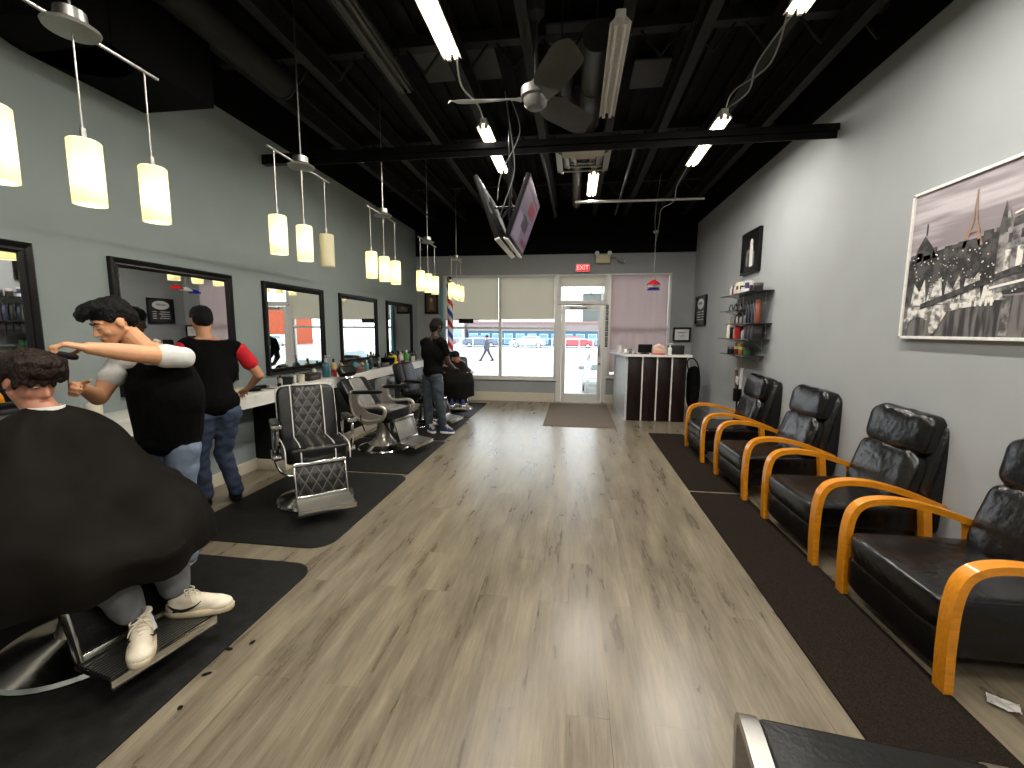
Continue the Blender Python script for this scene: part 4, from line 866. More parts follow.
# ------------------------------------------------------------------ reception desk
t = thing('reception_desk', 'tall reception desk with dark wood front, silver strips and white top', 'desk', (1.45, 7.95, 0))
b = NB(); bb(b, -.495, .495, 0.012, .30, 0, 1.15); obj('carcass', b, m_wenge, t, smooth=False)
for k in range(4):
    x0 = -.50 + k * .25; b = NB(); bb(b, x0 + .01, x0 + .24, -.006, .012, .01, 1.15, .002); obj('front_panel', b, m_wenge, t)
for k in range(3):
    x0 = -.50 + (k + 1) * .25; b = NB(); bb(b, x0 - .012, x0 + .012, -.014, .012, .01, 1.15); obj('metal_strip', b, m_frameal, t)
b = NB(); prism(b, [(-.535, 0), (-.50, 0), (-.57, 1.36), (-.62, 1.36)], 'z', 0, 1.15); obj('side_panel', b, mat('pale_grey_laminate', (186, 188, 188), .4), t)
b = NB(); prism(b, [(-.56, -.05), (.57, -.05), (.57, .40), (-.25, .40), (-.25, 1.42), (-.74, 1.42)], 'z', 1.15, 1.19); obj('counter_top', b, m_counter, t, smooth=False)
dz = 1.19
t = thing('register_monitor', 'black register monitor on the reception desk', 'monitor', (1.25, 8.08, dz))
b = NB(); box(b, (0, 0, .10), (.24, .03, .15), rot=(.15, 0, 0), bev=.006); obj('display', b, m_blk, t)
b = NB(); box(b, (0, .01, .01), (.14, .10, .02), bev=.005); cone(b, (0, .01, .01), .015, (0, .01, .08), .015); obj('stand', b, m_blk, t)
carton(1.78, 8.1, dz, (.26, .16, .16), (16, 15, 15), 'black box at the right end of the reception desk')
t = thing('tissue_box', 'tan tissue box with crumpled tissue on the reception desk', 'tissue box', (1.48, 8.03, dz))
b = NB(); box(b, (0, 0, .05), (.23, .12, .10), bev=.008); obj('body', b, colm((206, 170, 150)), t)
b = NB(); puff(b, (0, 0, .13), (.2, .09, .11), e=1, amp=.03, freq=14, seed=2); obj('tissue', b, colm((222, 196, 176)), t)
b = NB(); bb(b, -.1, .1, -.04, .04, 0, .02, .004); tag(obj('card_holder', b, colm((190, 60, 66)), loc=(1.46, 7.94, dz)), 'red card holder in front of the tissue box', 'card holder')
bottle(1.66, 8.0, dz, .17, .035, (226, 226, 222), 'white sanitizer bottle on the reception desk', (226, 226, 222), 'bottle', None, True)
bottle(.86, 8.6, dz, .13, .045, (216, 214, 208), 'clear jar on the left wing of the reception desk', (200, 200, 196), 'jar')
for k in range(3):
    t = thing('card_stand', 'small card stand on the reception desk, %s of three' % ('left', 'middle', 'right')[k], 'card stand', (.93 + k * .075, 8.22 - k * .06, dz))
    b = NB(); box(b, (0, 0, .045), (.05, .006, .09), rot=(-.3, 0, 0), bev=.001); obj('card', b, (m_white, colm((70, 68, 72)), m_grey)[k], t); b = NB(); bb(b, -.03, .03, -.02, .03, 0, .012); obj('base', b, m_blk, t)
# bag hanging / backpack
t = thing('backpack', 'black backpack hanging on the right end of the reception desk', 'bag', (2.13, 8.2, .2))
b = NB(); puff(b, (0, 0, .40), (.20, .26, .74), e=.6, amp=.03, freq=5, nu=24, nv=18, seed=4); obj('body', b, m_vest, t)
b = NB(); puff(b, (0, -.12, .26), (.16, .12, .32), e=.6, amp=.02, freq=8, seed=6); obj('pocket', b, m_vest, t)
b = NB(); tube(b, smoothpts([(-.09, -.06, .66), (-.12, -.02, .86), (-.03, 0, .92), (.06, -.04, .80), (.09, -.1, .5), (.07, -.1, .25)]), .012); obj('strap', b, m_blk, t)
# ------------------------------------------------------------------ barber chairs
m_enamel = mat('polished_pale_metal', (186, 180, 168), .28, .55)
m_sheenvinyl = mat('vinyl_painted_sheen', (120, 118, 114), .22, var=.15, scale=10, bump=.1, bscale=30)  # reflection on glossy black vinyl, painted in as a grey base colour
def barber_chair(loc, rz, label, style):
    t = thing('barber_chair', label, 'barber chair', loc, rz, 'barber chairs along the left wall')
    quilt = m_quilt if style == 'quilt' else m_sheenvinyl if style == 'pale' else m_vinyl
    b = NB(); lathe(b, [(.335, 0), (.34, .012), (.33, .03), (.25, .055), (.12, .085), (.08, .11)], n=40); obj('base_disc', b, m_chrome, t)
    b = NB()
    if style == 'pale': lathe(b, [(.21, .06), (.17, .09), (.10, .16), (.085, .26), (.08, .36)], n=30)
    else: lathe(b, [(.11, .08), (.085, .16), (.08, .30), (.06, .31), (.06, .40)], n=28)
    obj('column', b, m_chrome if style != 'pale' else m_enamel, t)
    b = NB(); tube(b, smoothpts([(-.05, -.08, .22), (-.08, -.26, .26), (-.08, -.33, .42)]), .009); cone(b, (-.08, -.33, .40), .014, (-.08, -.335, .50), .014, 10); obj('pump_lever', b, m_chrome, t)
    b = NB(); box(b, (0, 0, .405), (.42, .40, .04), bev=.008); obj('seat_plate', b, m_blkmet, t)
    b = NB(); puff(b, (.02, 0, .49), (.52, .52, .16), e=.3, nu=36, nv=16, amp=.002, freq=6); seat = obj('seat', b, m_vinyl if style != 'pale' else m_vinyl, t)
    if style in ('quilt', 'pale'):
        b = NB(); puff(b, (.03, 0, .503), (.49, .27 if style == 'quilt' else .44, .145), e=.3, nu=30, nv=14); obj('seat_panel', b, quilt, seat)
    tb = -.28 if style != 'pale' else -.62
    H = .55 if style != 'pale' else .50
    q = M.Rotation(tb, 3, 'Y'); o0 = V((-.24, 0, .50))
    def tr(b):
        bmesh.ops.rotate(b, cent=(0, 0, 0), matrix=q, verts=b.verts); bmesh.ops.translate(b, vec=o0, verts=b.verts)
    b = NB(); puff(b, (0, 0, H / 2), (.12, .52, H), e=.26, nu=36, nv=20); tr(b); back = obj('backrest', b, m_vinyl, t)
    b = NB(); puff(b, (.012, 0, H / 2), (.115, .26, H - .03), e=.26, nu=28, nv=18); tr(b); obj('backrest_panel', b, quilt, back)
    if style == 'quilt':
        b = NB()
        for s in (-.262, -.14, .14, .262):
            tube(b, smoothpts([(.062 if abs(s) < .2 else .0, s, .03), (.068 if abs(s) < .2 else .01, s, .2), (.068 if abs(s) < .2 else .01, s, H - .06), (.03, s * .97, H + .002)]), .0055, 6)
        tube(b, smoothpts([(.02, -.25, H - .02), (.03, -.2, H + .003), (.03, 0, H + .006), (.03, .2, H + .003), (.02, .25, H - .02)]), .0055, 6)
        tr(b); obj('piping', b, m_pipe, back, label='white piping')
        b = NB()
        for s in (-.262, -.14, .14, .262): tube(b, smoothpts([(-.18, s, .565), (.1, s, .573), (.24, s, .56), (.283, s, .50), (.28, s, .43)]), .0055, 6)
        obj('piping', b, m_pipe, seat, label='white piping')
    if style in ('pale', 'client'):
        b = NB(); cone(b, (0, -.05, H - .05), .009, (0, -.05, H + .12), .009, 8); cone(b, (0, .05, H - .05), .009, (0, .05, H + .12), .009, 8); tr(b); obj('headrest_post', b, m_chrome, t)
        if style == 'pale':
            b = NB(); puff(b, (.02, 0, H + .12), (.10, .30, .14), e=.35); tr(b); obj('headrest', b, m_vinyl, t)
    for s in (-1, 1):
        b = NB(); y = s * .31
        if style == 'pale':
            loop = smoothpts([(.22, y, .46), (.27, y, .56), (.2, y, .62), (-.05, y, .60), (-.14, y, .66), (-.16, y, .76), (-.24, y, .78), (-.26, y, .66), (-.2, y, .48), (0, y, .42), (.22, y, .46)], 5)
            tube(b, loop, .024, 8); prism(b, [(-.26, .76), (-.24, .50), (-.2, .44), (.0, .36), (.2, .42), (.24, .5), (.02, .53), (-.10, .60), (-.15, .76)], 'y', y - .014, y + .014); arm = obj('armrest_frame', b, m_enamel, t)
            b = NB(); puff(b, (0, y, .795), (.46, .07, .05), rot=(0, -.06, 0), e=.5); obj('arm_pad', b, m_vinyl, t)
        else:
            tube(b, smoothpts([(-.22, y, .44), (-.25, y, .58), (-.22, y, .70), (-.10, y, .735), (.12, y, .735), (.19, y, .70), (.17, y, .58), (.12, y, .48), (.05, y, .43)]), .014, 8)
            cone(b, (.12, y - .03, .47), .028, (.12, y + .03, .47), .028, 14); cone(b, (-.2, s * .25, .45), .02, (-.2, y, .45), .02, 10); arm = obj('armrest_frame', b, m_chrome, t)
            b = NB(); puff(b, (.01, y, .755), (.34, .075, .045), e=.45, nu=24, nv=10); obj('arm_pad', b, m_vinyl, t)
            b = NB(); box(b, (.175, y, .752), (.05, .085, .03), bev=.006); obj('arm_tip', b, m_chrome, t)
    q2 = M.Rotation(-.30, 3, 'Y'); 
    b = NB(); box(b, (.335, 0, .295), (.045, .40, .25), rot=q2, bev=.012); obj('legrest', b, quilt, t)
    b = NB(); box(b, (.315, 0, .435), (.05, .42, .03), rot=q2, bev=.005); box(b, (.385, 0, .165), (.05, .42, .03), rot=q2, bev=.005)
    for s in (-1, 1): box(b, (.345, s * .205, .295), (.055, .014, .30), rot=q2, bev=.004)
    obj('legrest_frame', b, m_chrome, t)
    b = NB(); box(b, (.50, 0, .135), (.25, .44, .022), rot=(0, .10 if style != 'client' else 0, 0), bev=.004); ft = obj('footrest', b, m_blk if style == 'client' else m_brush, t)
    b = NB()
    for k in range(13): box(b, (.395 + k * .0175, 0, .1475 - (.10 * (k - 6) * .0175 if style != 'client' else 0)), (.006, .42, .006), rot=(0, .10 if style != 'client' else 0, 0))
    obj('tread_ribs', b, m_brush, ft)
    b = NB(); box(b, (.628, 0, .128 if style == 'client' else .116), (.014, .45, .045), bev=.004); obj('footrest_rim', b, m_chrome, ft)
    b = NB()
    for s in (-1, 1): tube(b, [(.12, s * .16, .40), (.30, s * .18, .20), (.39, s * .18, .135)], .01, 8)
    obj('footrest_strut', b, m_blkmet, t)
    return t
ME = .015
C1 = (-2.42, 1.72); A1 = R(-11)
barber_chair((C1[0], C1[1], ME), A1, 'barber chair holding the caped client, chrome base and ribbed footrest showing', 'client')
barber_chair((-2.38, 3.67, ME), R(-49), 'empty black barber chair with diamond quilting and white piping', 'quilt')
barber_chair((-2.52, 5.48, ME), R(-13), 'reclined barber chair with pale frame, curved arms and headrest', 'pale')
barber_chair((-2.50, 7.00, ME), R(-10), 'black barber chair mostly hidden behind the barber in the black tee', 'plain')
barber_chair((-2.33, 8.45, ME), R(-72), 'barber chair at the far end, under the leaning caped client', 'plain')

# ------------------------------------------------------------------ figures
def sph(bm, c, r, n=14):
    ell(bm, c, (r, r, r), None, n)
def ell(bm, c, s, Q=None, n=18):
    c = V(c); nv = n // 2 + 2; Q = Q or M.Identity(3); nw = bm.verts.new
    P = lambda x, y, z: nw(c + Q @ V((x * s[0], y * s[1], z * s[2])))
    top, bot = P(0, 0, 1), P(0, 0, -1)
    R_ = [[P(sin(pi * j / nv) * cos(2 * pi * i / n), sin(pi * j / nv) * sin(2 * pi * i / n), cos(pi * j / nv)) for i in range(n)] for j in range(1, nv)]
    for i in range(n):
        k = (i + 1) % n; bm.faces.new((top, R_[0][i], R_[0][k])); bm.faces.new((bot, R_[-1][k], R_[-1][i]))
        for a, b_ in zip(R_, R_[1:]): bm.faces.new((a[i], b_[i], b_[k], a[k]))
def cap(bm, p1, r1, p2, r2):
    cone(bm, p1, r1, p2, r2, 14); sph(bm, p1, r1); sph(bm, p2, r2)
def chain(bm, pts):
    for (p, r), (q, s) in zip(pts, pts[1:]): cap(bm, p, r, q, s)
def basis(f, u=(0, 0, 1)):
    f = V(f).normalized(); l = V(u).cross(f).normalized(); u2 = f.cross(l); Q = M((f, l, u2)).transposed(); return Q
TS = bpy.data.scenes.new('work')
def remesh(name, bm, m, parent, vox, sm=3, disp=None):
    me = bpy.data.meshes.new('tmp'); bm.to_mesh(me); bm.free(); o = bpy.data.objects.new('tmp', me); TS.collection.objects.link(o)
    md = o.modifiers.new('r', 'REMESH'); md.mode = 'VOXEL'; md.voxel_size = vox
    if sm: s_ = o.modifiers.new('s', 'SMOOTH'); s_.factor = .5; s_.iterations = sm
    vl = TS.view_layers[0]; vl.update()
    me2 = bpy.data.meshes.new_from_object(o.evaluated_get(vl.depsgraph)); bpy.data.objects.remove(o); bpy.data.meshes.remove(me)
    if disp:
        amp, fr, st = disp
        for v in me2.vertices:
            n_ = v.normal; v.co += n_ * amp * noise.noise(V((v.co.x * fr * st[0], v.co.y * fr * st[1], v.co.z * fr * st[2])))
    me2.materials.clear(); me2.materials.append(m); me2.name = name; me2.shade_smooth()
    r = bpy.data.objects.new(name, me2); COL.objects.link(r)
    if parent is not None: r.parent = parent
    return r
def hand(bm, W, d, n, side, curl=.5, spread=.1, thumb=.4, sc=1):
    """W wrist, d forward, n direction the fingers curl to, side = direction of thumb"""
    W, d, n = V(W), V(d).normalized(), V(n); n = (n - d * n.dot(d)).normalized(); s = V(side); s = (s - d * s.dot(d) - n * s.dot(n)).normalized()
    for i in range(4):
        off = (.027 - .018 * i) * sc; kn = W + d * (.088 - .004 * abs(i - 1)) * sc + s * off
        cap(bm, W + d * .01 + s * off * .6, .016 * sc, kn, .0115 * sc)
        L = (.043, .048, .045, .036)[i] * sc; dd = (d + s * spread * (1.5 - i) * .4).normalized(); p = kn
        for j, f in enumerate((1, .65, .5)):
            a = curl * (0.6 + .5 * j) if not isinstance(curl, (list, tuple)) else curl[i] * (.6 + .5 * j)
            dd = (M.Rotation(a, 3, dd.cross(n).normalized()) @ dd) if dd.cross(n).length > .01 else dd
            q = p + dd * L * f; cap(bm, p, (.0092 - .0008 * j) * sc, q, (.0084 - .0008 * j) * sc); p = q
    p = W + d * .022 * sc + s * .022 * sc; dd = (d * .62 + s * .7 + n * .35 * thumb * 2).normalized()
    cap(bm, W + d * .01 * sc, .015 * sc, p + dd * .02 * sc, .0125 * sc); p = p + dd * .02 * sc
    for f in (.034, .027):
        q = p + dd * f * sc; cap(bm, p, .0105 * sc, q, .009 * sc); p = q; dd = (dd + d * .5 + n * .2).normalized()
def head(bm, c, Q, neck, sc=1):
    def T(x, y, z): return V(c) + Q @ (V((x, y, z)) * sc)
    def E(x, y, z, a, b_, c_): ell(bm, T(x, y, z), (a * sc, b_ * sc, c_ * sc), Q)
    E(-.012, 0, .028, .096, .076, .088); E(.028, 0, -.02, .062, .062, .072); E(.038, 0, -.062, .045, .045, .04); E(.066, 0, -.092, .02, .022, .018)
    for s in (-1, 1):
        cap(bm, T(-.01, s * .052, -.045), .018 * sc, T(.055, s * .018, -.09), .016 * sc)
        E(.056, s * .036, -.03, .022, .022, .024); E(.066, s * .03, .022, .018, .026, .009)
        E(-.005, s * .078, -.004, .018, .008, .03); E(.088, s * .011, -.037, .010, .009, .008)
        E(.071, s * .031, .004, .013, .017, .011)
    cap(bm, T(.078, 0, .012), .010 * sc, T(.103, 0, -.03), .0125 * sc)
    E(.082, 0, -.06, .014, .024, .007); E(.080, 0, -.072, .013, .021, .008)
    cap(bm, T(-.02, 0, -.05), .055 * sc, neck, .058 * sc)
def face(c, Q, parent, sc=1, hairm=None, closed=False):
    def T(x, y, z): return V(c) + Q @ (V((x, y, z)) * sc)
    for s in (-1, 1):
        b = NB(); ell(b, T(.077, s * .031, .004), (.0095 * sc, .0125 * sc, (.0038 if closed else .0065) * sc), Q, 12); e = obj('eye', b, m_eyew, parent)
        b = NB(); ell(b, T(.0845, s * .031, .002 - (.002 if closed else 0)), (.003 * sc, .0065 * sc, (.0030 if closed else .0055) * sc), Q, 10); obj('iris', b, m_iris, e)
        b = NB(); cap(b, T(.086, s * .014, .024), .0036 * sc, T(.083, s * .034, .030), .004 * sc); cap(b, T(.083, s * .034, .030), .004 * sc, T(.070, s * .052, .024), .0028 * sc); obj('eyebrow', b, hairm or m_hair, parent)
    b = NB(); ell(b, T(.0925, 0, -.060), (.006 * sc, .021 * sc, .0042 * sc), Q, 12); ell(b, T(.0905, 0, -.070), (.006 * sc, .018 * sc, .005 * sc), Q, 12); obj('lips', b, m_lip, parent)
def shoe(parent, heel, toe, m, sole, lace=True, zb=0, stripe=False):
    h, t_ = V(heel), V(toe); h.z = t_.z = zb; d = (t_ - h).normalized(); L = (t_ - h).length; Q = M((d, V((-d.y, d.x, 0)), V((0, 0, 1)))).transposed()
    b = NB(); n = 26; sg = lambda t, e: math.copysign(abs(t) ** e, t)
    def outl(k, g=0):
        pts = []
        for i in range(n):
            a = 2 * pi * i / n; x = L / 2 + sg(cos(a), .72) * (L / 2 + g); f = min(1, max(0, x / L)); wd = .037 + .014 * sin(min(1, f * 1.25) * pi * .62)
            pts.append(h + Q @ V((x, sg(sin(a), .8) * (wd + g), k)))
        return pts
    rows = [[b.verts.new(p) for p in outl(*q)] for q in ((0, -.003), (.006, .002), (.026, .003), (.032, -.001))]
    for X_, Y_ in zip(rows, rows[1:]):
        for i in range(n): b.faces.new((X_[i], X_[(i + 1) % n], Y_[(i + 1) % n], Y_[i]))
    b.faces.new(rows[0][::-1]); b.faces.new(rows[-1]); so = obj('sole', b, sole, parent)
    b = NB(); C_ = lambda x0, z0, r0, x1, z1, r1: cap(b, h + Q @ V((x0, 0, z0)), r0, h + Q @ V((x1, 0, z1)), r1)
    C_(.042, .05, .038, L * .5, .055, .043); C_(L * .5, .055, .043, L - .062, .042, .038); C_(.045, .06, .037, .052, .095, .037); C_(.075, .085, .037, L * .62, .052, .04)
    ell(b, h + Q @ V((L - .062, .0, .036)), (.060, .048, .034), Q)
    up_ = remesh('shoe', b, m, parent, .006, 2); so.parent = up_
    b = NB(); lathe(b, [(.033, 0), (.041, .004), (.040, .012), (.032, .012)], h + Q @ V((.052, 0, .125)), n=20); obj('collar', b, m, up_)
    if lace:
        b = NB()
        for k in range(5):
            x = .105 + k * .021; z = .125 - k * .0105; tube(b, smoothpts([h + Q @ V((x, -.026, z - .014)), h + Q @ V((x + .008, 0, z)), h + Q @ V((x, .026, z - .014))], 3), .0034, 5)
            tube(b, smoothpts([h + Q @ V((x, .026, z - .014)), h + Q @ V((x + .014, 0, z - .002)), h + Q @ V((x + .021, -.026, z - .024))], 3), .003, 5)
        for s_ in (-1, 1): tube(b, smoothpts([h + Q @ V((.102, 0, .128)), h + Q @ V((.10, s_ * .022, .134)), h + Q @ V((.115, s_ * .038, .118)), h + Q @ V((.122, s_ * .02, .12)), h + Q @ V((.106, 0, .128)), h + Q @ V((.13, s_ * .034, .10)), h + Q @ V((.14, s_ * .045, .075))], 4), .003, 5)
        obj('lace', b, m_lace, up_)
    if stripe:
        for s_ in (-1, 1):
            b = NB(); tube(b, smoothpts([h + Q @ V((.03, s_ * .040, .075)), h + Q @ V((.06, s_ * .0435, .050)), h + Q @ V((.10, s_ * .0455, .042)), h + Q @ V((.15, s_ * .0435, .058)), h + Q @ V((.175, s_ * .034, .078))], 4), [.002, .003, .004, .005, .006, .007, .007, .007, .007, .006, .006, .005, .004, .003, .003, .002, .002], 6); obj('side_stripe', b, m_blk, up_, label='dark side stripe')
    return up_

# ---- barber in white tee and black vest
def P_barber1():
    t = thing('person', 'barber in white tee and black vest, arm raised over the seated client', 'person', (-2.42, 2.52, 0))
    o = V((-2.42, 2.52, 0)); L = lambda *p: V(p) - o
    hip = L(-2.52, 2.38, .92); ch = L(-2.475, 2.33, 1.22); nk = L(-2.50, 2.25, 1.475); hc = L(-2.555, 2.13, 1.630)
    Q = basis((-.32, -.80, -.42)); ls, rs = L(-2.275, 2.27, 1.43), L(-2.655, 2.24, 1.40)
    le, lw = L(-2.295, 2.02, 1.475), L(-2.44, 1.905, 1.497); re, rw = L(-2.72, 2.14, 1.20), L(-2.635, 2.00, 1.275)
    le = L(-2.33, 2.06, 1.462)
    b = NB(); head(b, hc, Q, nk)
    chain(b, [(hip, .12), (ch, .12), (nk, .06)]); cap(b, ls, .05, rs, .05); cap(b, nk, .055, ls, .045); cap(b, nk, .055, rs, .045)
    chain(b, [(ls, .056), (le, .050), (le.lerp(lw, .45), .045), (lw, .031)]); chain(b, [(rs, .054), (re, .046), (rw, .030)])
    hand(b, lw, V((-.62, -.60, .22)), V((-.25, -.2, -1)), V((-.5, .6, -.5)), (.9, 1.0, 1.1, 1.2), thumb=1.1, sc=1.08)
    hand(b, rw, V((.35, -.85, .1)), V((.8, .2, -.2)), V((0, .3, 1)), .9, thumb=1.6)
    for s in (-1, 1): chain(b, [(hip + V((s * .09, 0, -.05)), .075), (L(-2.62 + s * .10, 2.42, .48), .05), (L(-2.66 + s * .10, 2.46, .08), .035)])
    remesh('body', b, m_skin, t, .0055, 2)
    face(hc, Q, t, closed=True)
    T = lambda x, y, z: hc + Q @ V((x, y, z))
    b = NB()
    for (x, y, z, a, b_, c_) in ((-.02, 0, .055, .10, .083, .078), (-.06, 0, .01, .065, .076, .075), (.045, .01, .105, .075, .062, .038), (.095, .0, .088, .035, .06, .030), (.105, -.02, .072, .022, .03, .022), (-.01, 0, .11, .09, .065, .03), (.0, .066, .04, .05, .018, .035), (.0, -.066, .04, .05, .018, .035)):
        ell(b, T(x, y, z), (a, b_, c_), Q)
    for k in range(9): cap(b, T(-.03 + .01 * k, -.05 + .013 * k, .12), .018, T(.09 + .006 * (k % 3), -.055 + .014 * k, .094), .012)
    remesh('hair', b, m_hair, t, .006, 2, (.006, 40, (1, 2, 1)))
    # tee
    b = NB(); cap(b, ls, .064, ls.lerp(le, .42), .068); cap(b, rs, .062, rs.lerp(re, .42), .066); cap(b, nk + V((0, .01, -.02)), .062, nk + V((0, .02, -.06)), .075); cap(b, ls, .06, rs, .06); chain(b, [(ch, .14), (hip + V((0, 0, .05)), .14)]); ell(b, ch, (.19, .13, .2))
    remesh('t_shirt', b, m_tee, t, .008, 3, (.006, 16, (1, 1, 1)))
    b = NB(); ell(b, ch, (.225, .15, .24)); ell(b, hip + V((0, 0, .05)), (.19, .15, .16)); chain(b, [(ch + V((-.05, 0, 0)), .155), (hip + V((-.045, 0, .03)), .145)]); chain(b, [(ch + V((.06, 0, 0)), .155), (hip + V((.045, 0, .03)), .145)]); cap(b, nk + V((0, .02, -.045)), .082, ch, .15); cap(b, ls + V((-.035, .015, 0)), .064, rs + V((.035, .01, 0)), .064); chain(b, [(ch + V((0, .0, -.05)), .15), (hip + V((0, 0, .08)), .15)])
    cap(b, nk + V((.075, .03, -.045)), .05, ls + V((-.05, .01, -.005)), .05); cap(b, nk + V((-.075, .02, -.05)), .05, rs + V((.05, .0, -.01)), .05)
    ell(b, ch + V((.02, -.03, .13)), (.20, .11, .10)); ell(b, hip + V((0, 0, -.02)), (.185, .145, .10))
    remesh('vest', b, m_vest, t, .009, 3, (.010, 7, (1, 1, .6)))
    b = NB(); ell(b, hip, (.165, .125, .11))
    for s in (-1, 1): chain(b, [(hip + V((s * .085, 0, -.05)), .098), (L(-2.62 + s * .10, 2.42, .48), .07), (L(-2.66 + s * .10, 2.46, .08), .062)])
    remesh('jeans', b, m_jeanl, t, .01, 3, (.008, 12, (1, 1, 1)))
    for s in (-1, 1): shoe(t, (L(-2.66 + s * .10, 2.52, 0)), (L(-2.68 + s * .11, 2.25, 0)), m_blk, m_white, False, .015)
    return lw, rw, o
lw, rw, o1 = P_barber1()
t = thing('comb', 'dark red comb in the barber hand beside the client head', 'comb', o1 + rw + V((.03, -.085, .01)))
b = NB(); q = basis((.55, -.4, .45)).to_4x4()
box(b, (0.03, 0, 0), (.15, .006, .012), bev=.002)
for k in range(22): box(b, (-.03 + k * .006, 0, -.012), (.002, .003, .016))
bmesh.ops.transform(b, matrix=q, verts=b.verts); obj('body', b, colm((96, 22, 30)), t)
t = thing('hair_clipper', 'black trimmer held in the raised hand over the client hair', 'hair clipper', o1 + lw + V((-.045, -.07, -.035)))
b = NB(); puff(b, (0, 0, 0), (.085, .034, .032), rot=(0, .3, .9), e=.6, nu=16, nv=10); obj('body', b, m_blk, t)

# ---- seated client under the cape
def P_client1():
    o = V((C1[0], C1[1], 0)); t = thing('person', 'seated client with brown fringe under a large black cape, white sneakers on the footrest', 'person', o)
    L = lambda *p: V(p) - o; f = V((cos(A1), sin(A1), 0)); s_ = V((-f.y, f.x, 0))
    def F(a, b_, z): return f * a + s_ * b_ + V((0, 0, z))
    hip = F(-.10, 0, .62); ch = F(-.13, 0, .98); nk = F(-.10, 0, 1.19); hc = L(-2.57, 1.728, 1.345)
    Q = basis((.93, -.02, -.30))
    lsh, rsh = F(-.13, .17, 1.085), F(-.13, -.17, 1.085)
    kl, kr = F(.38, .17, .63), F(.37, -.14, .61); al, ar = L(-1.955, 1.80, .235), L(-1.955, 1.615, .25)
    b = NB(); head(b, hc, Q, nk, 1.08)
    chain(b, [(hip, .13), (ch, .125), (nk, .058)]); cap(b, lsh, .05, rsh, .05); cap(b, nk, .055, lsh, .045); cap(b, nk, .055, rsh, .045)
    for s, sh, k_, a_ in ((1, lsh, kl, al), (-1, rsh, kr, ar)):
        el = F(-.08, s * .25, .80); wr = F(.12, s * .20, .735); chain(b, [(sh, .045), (el, .04), (wr, .027)])
        hand(b, wr, f, V((0, 0, -1)), -s_ * s, .35)
        chain(b, [(hip + s_ * s * .09, .08), (k_, .055), (a_, .036)]); cap(b, a_, .036, a_ + V((.03, 0, -.05)), .03)
    remesh('body', b, m_skin4, t, .0065, 2); face(hc, Q, t, 1.08, hairm=m_hairb, closed=True)
    T = lambda x, y, z: hc + Q @ (V((x, y, z)) * 1.08)
    b = NB()
    for (x, y, z, a, b_, c_) in ((-.02, 0, .055, .115, .10, .085), (-.065, 0, .0, .07, .085, .08), (.06, 0, .075, .06, .09, .05), (.03, 0, .11, .09, .085, .045)): ell(b, T(x, y, z), (a, b_, c_), Q)
    random.seed(11)
    for k in range(15):
        y = -.085 + .0122 * k; cap(b, T(.05, y * .9, .105), .022, T(.098 - abs(y) * .35, y * 1.05, .035 - .012 * random.random() - (.014 if k % 3 == 0 else 0)), .011)
    for k in range(26):
        a = random.uniform(0, 2 * pi); z = random.uniform(.02, .12); r_ = .09 * sqrt(max(.1, 1 - ((z - .04) / .11) ** 2)); p = T(-.02 + cos(a) * r_ * 1.1, sin(a) * r_, z)
        if cos(a) < .75: cap(b, p, .016, p + Q @ V((cos(a) * .006, sin(a) * .006, -.035)), .008)
    remesh('hair', b, m_hairb, t, .006, 2, (.006, 34, (1.6, 1.6, .6)))
    b = NB()
    for s, k_, a_ in ((1, kl, al), (-1, kr, ar)):
        chain(b, [(hip + s_ * s * .09, .11), (k_, .085), (k_.lerp(a_, .45), .078), (k_.lerp(a_, .80), .066)])
    ell(b, hip, (.17, .17, .12)); remesh('sweatpants', b, m_sweat, t, .009, 3, (.012, 11, (1, 1, 1)))
    b = NB()
    chain(b, [(kl.lerp(al, .75), .047), (al, .043), (al + V((.02, 0, -.05)), .04)]); remesh('sock', b, m_sock, t, .008, 2, (.004, 20, (1, 1, 2)))
    b = NB(); chain(b, [(ar + V((0, 0, -.0)), .046), (ar + V((.02, 0, -.04)), .044)]); remesh('sock', b, m_tee, t, .008, 2, (.003, 20, (1, 1, 2)))
    ZF = .151 + ME
    shoe(t, L(-2.0, 1.775, 0), L(-1.715, 1.885, 0), m_shoe, m_sole, True, ZF, True); shoe(t, L(-1.99, 1.655, 0), L(-1.785, 1.45, 0), m_shoe, m_sole, True, ZF, True)
    # side marks on the shoe that is seen from the side
    b = NB(); lathe(b, [(.060, .008), (.070, .012), (.067, .026), (.062, .028), (.058, .010)], n=24, c=nk + V((.008, 0, .008))); obj('collar', b, m_tee, t, label='white neck strip')
    # cape
    b = NB(); na, nt_ = 96, 44; c0 = F(-.10, 0, 0)
    def prof(a):
        # a = 0 front, pi back; returns list of (r,z)
        fr = max(0, cos(a)); sd = abs(sin(a)); bk = max(0, -cos(a))
        front = [(.064, 1.222), (.13, 1.15), (.21, .98), (.36, .83), (.56, .755), (.69, .69), (.74, .61), (.74, .55), (.73, .50)]
        side = [(.064, 1.225), (.15, 1.185), (.25, 1.12), (.33, .98), (.38, .87), (.44, .80), (.47, .67), (.48, .53), (.49, .40)]
        back = [(.064, 1.23), (.10, 1.17), (.14, 1.12), (.17, 1.04), (.19, .95), (.20, .88), (.205, .82), (.21, .76), (.22, .70)]
        wf, ws, wb = fr ** 1.6, sd ** 1.6, bk ** 1.3; S_ = wf + ws + wb
        return [((p[0] * wf + q[0] * ws + r_[0] * wb) / S_, (p[1] * wf + q[1] * ws + r_[1] * wb) / S_) for p, q, r_ in zip(front, side, back)]
    G_ = []
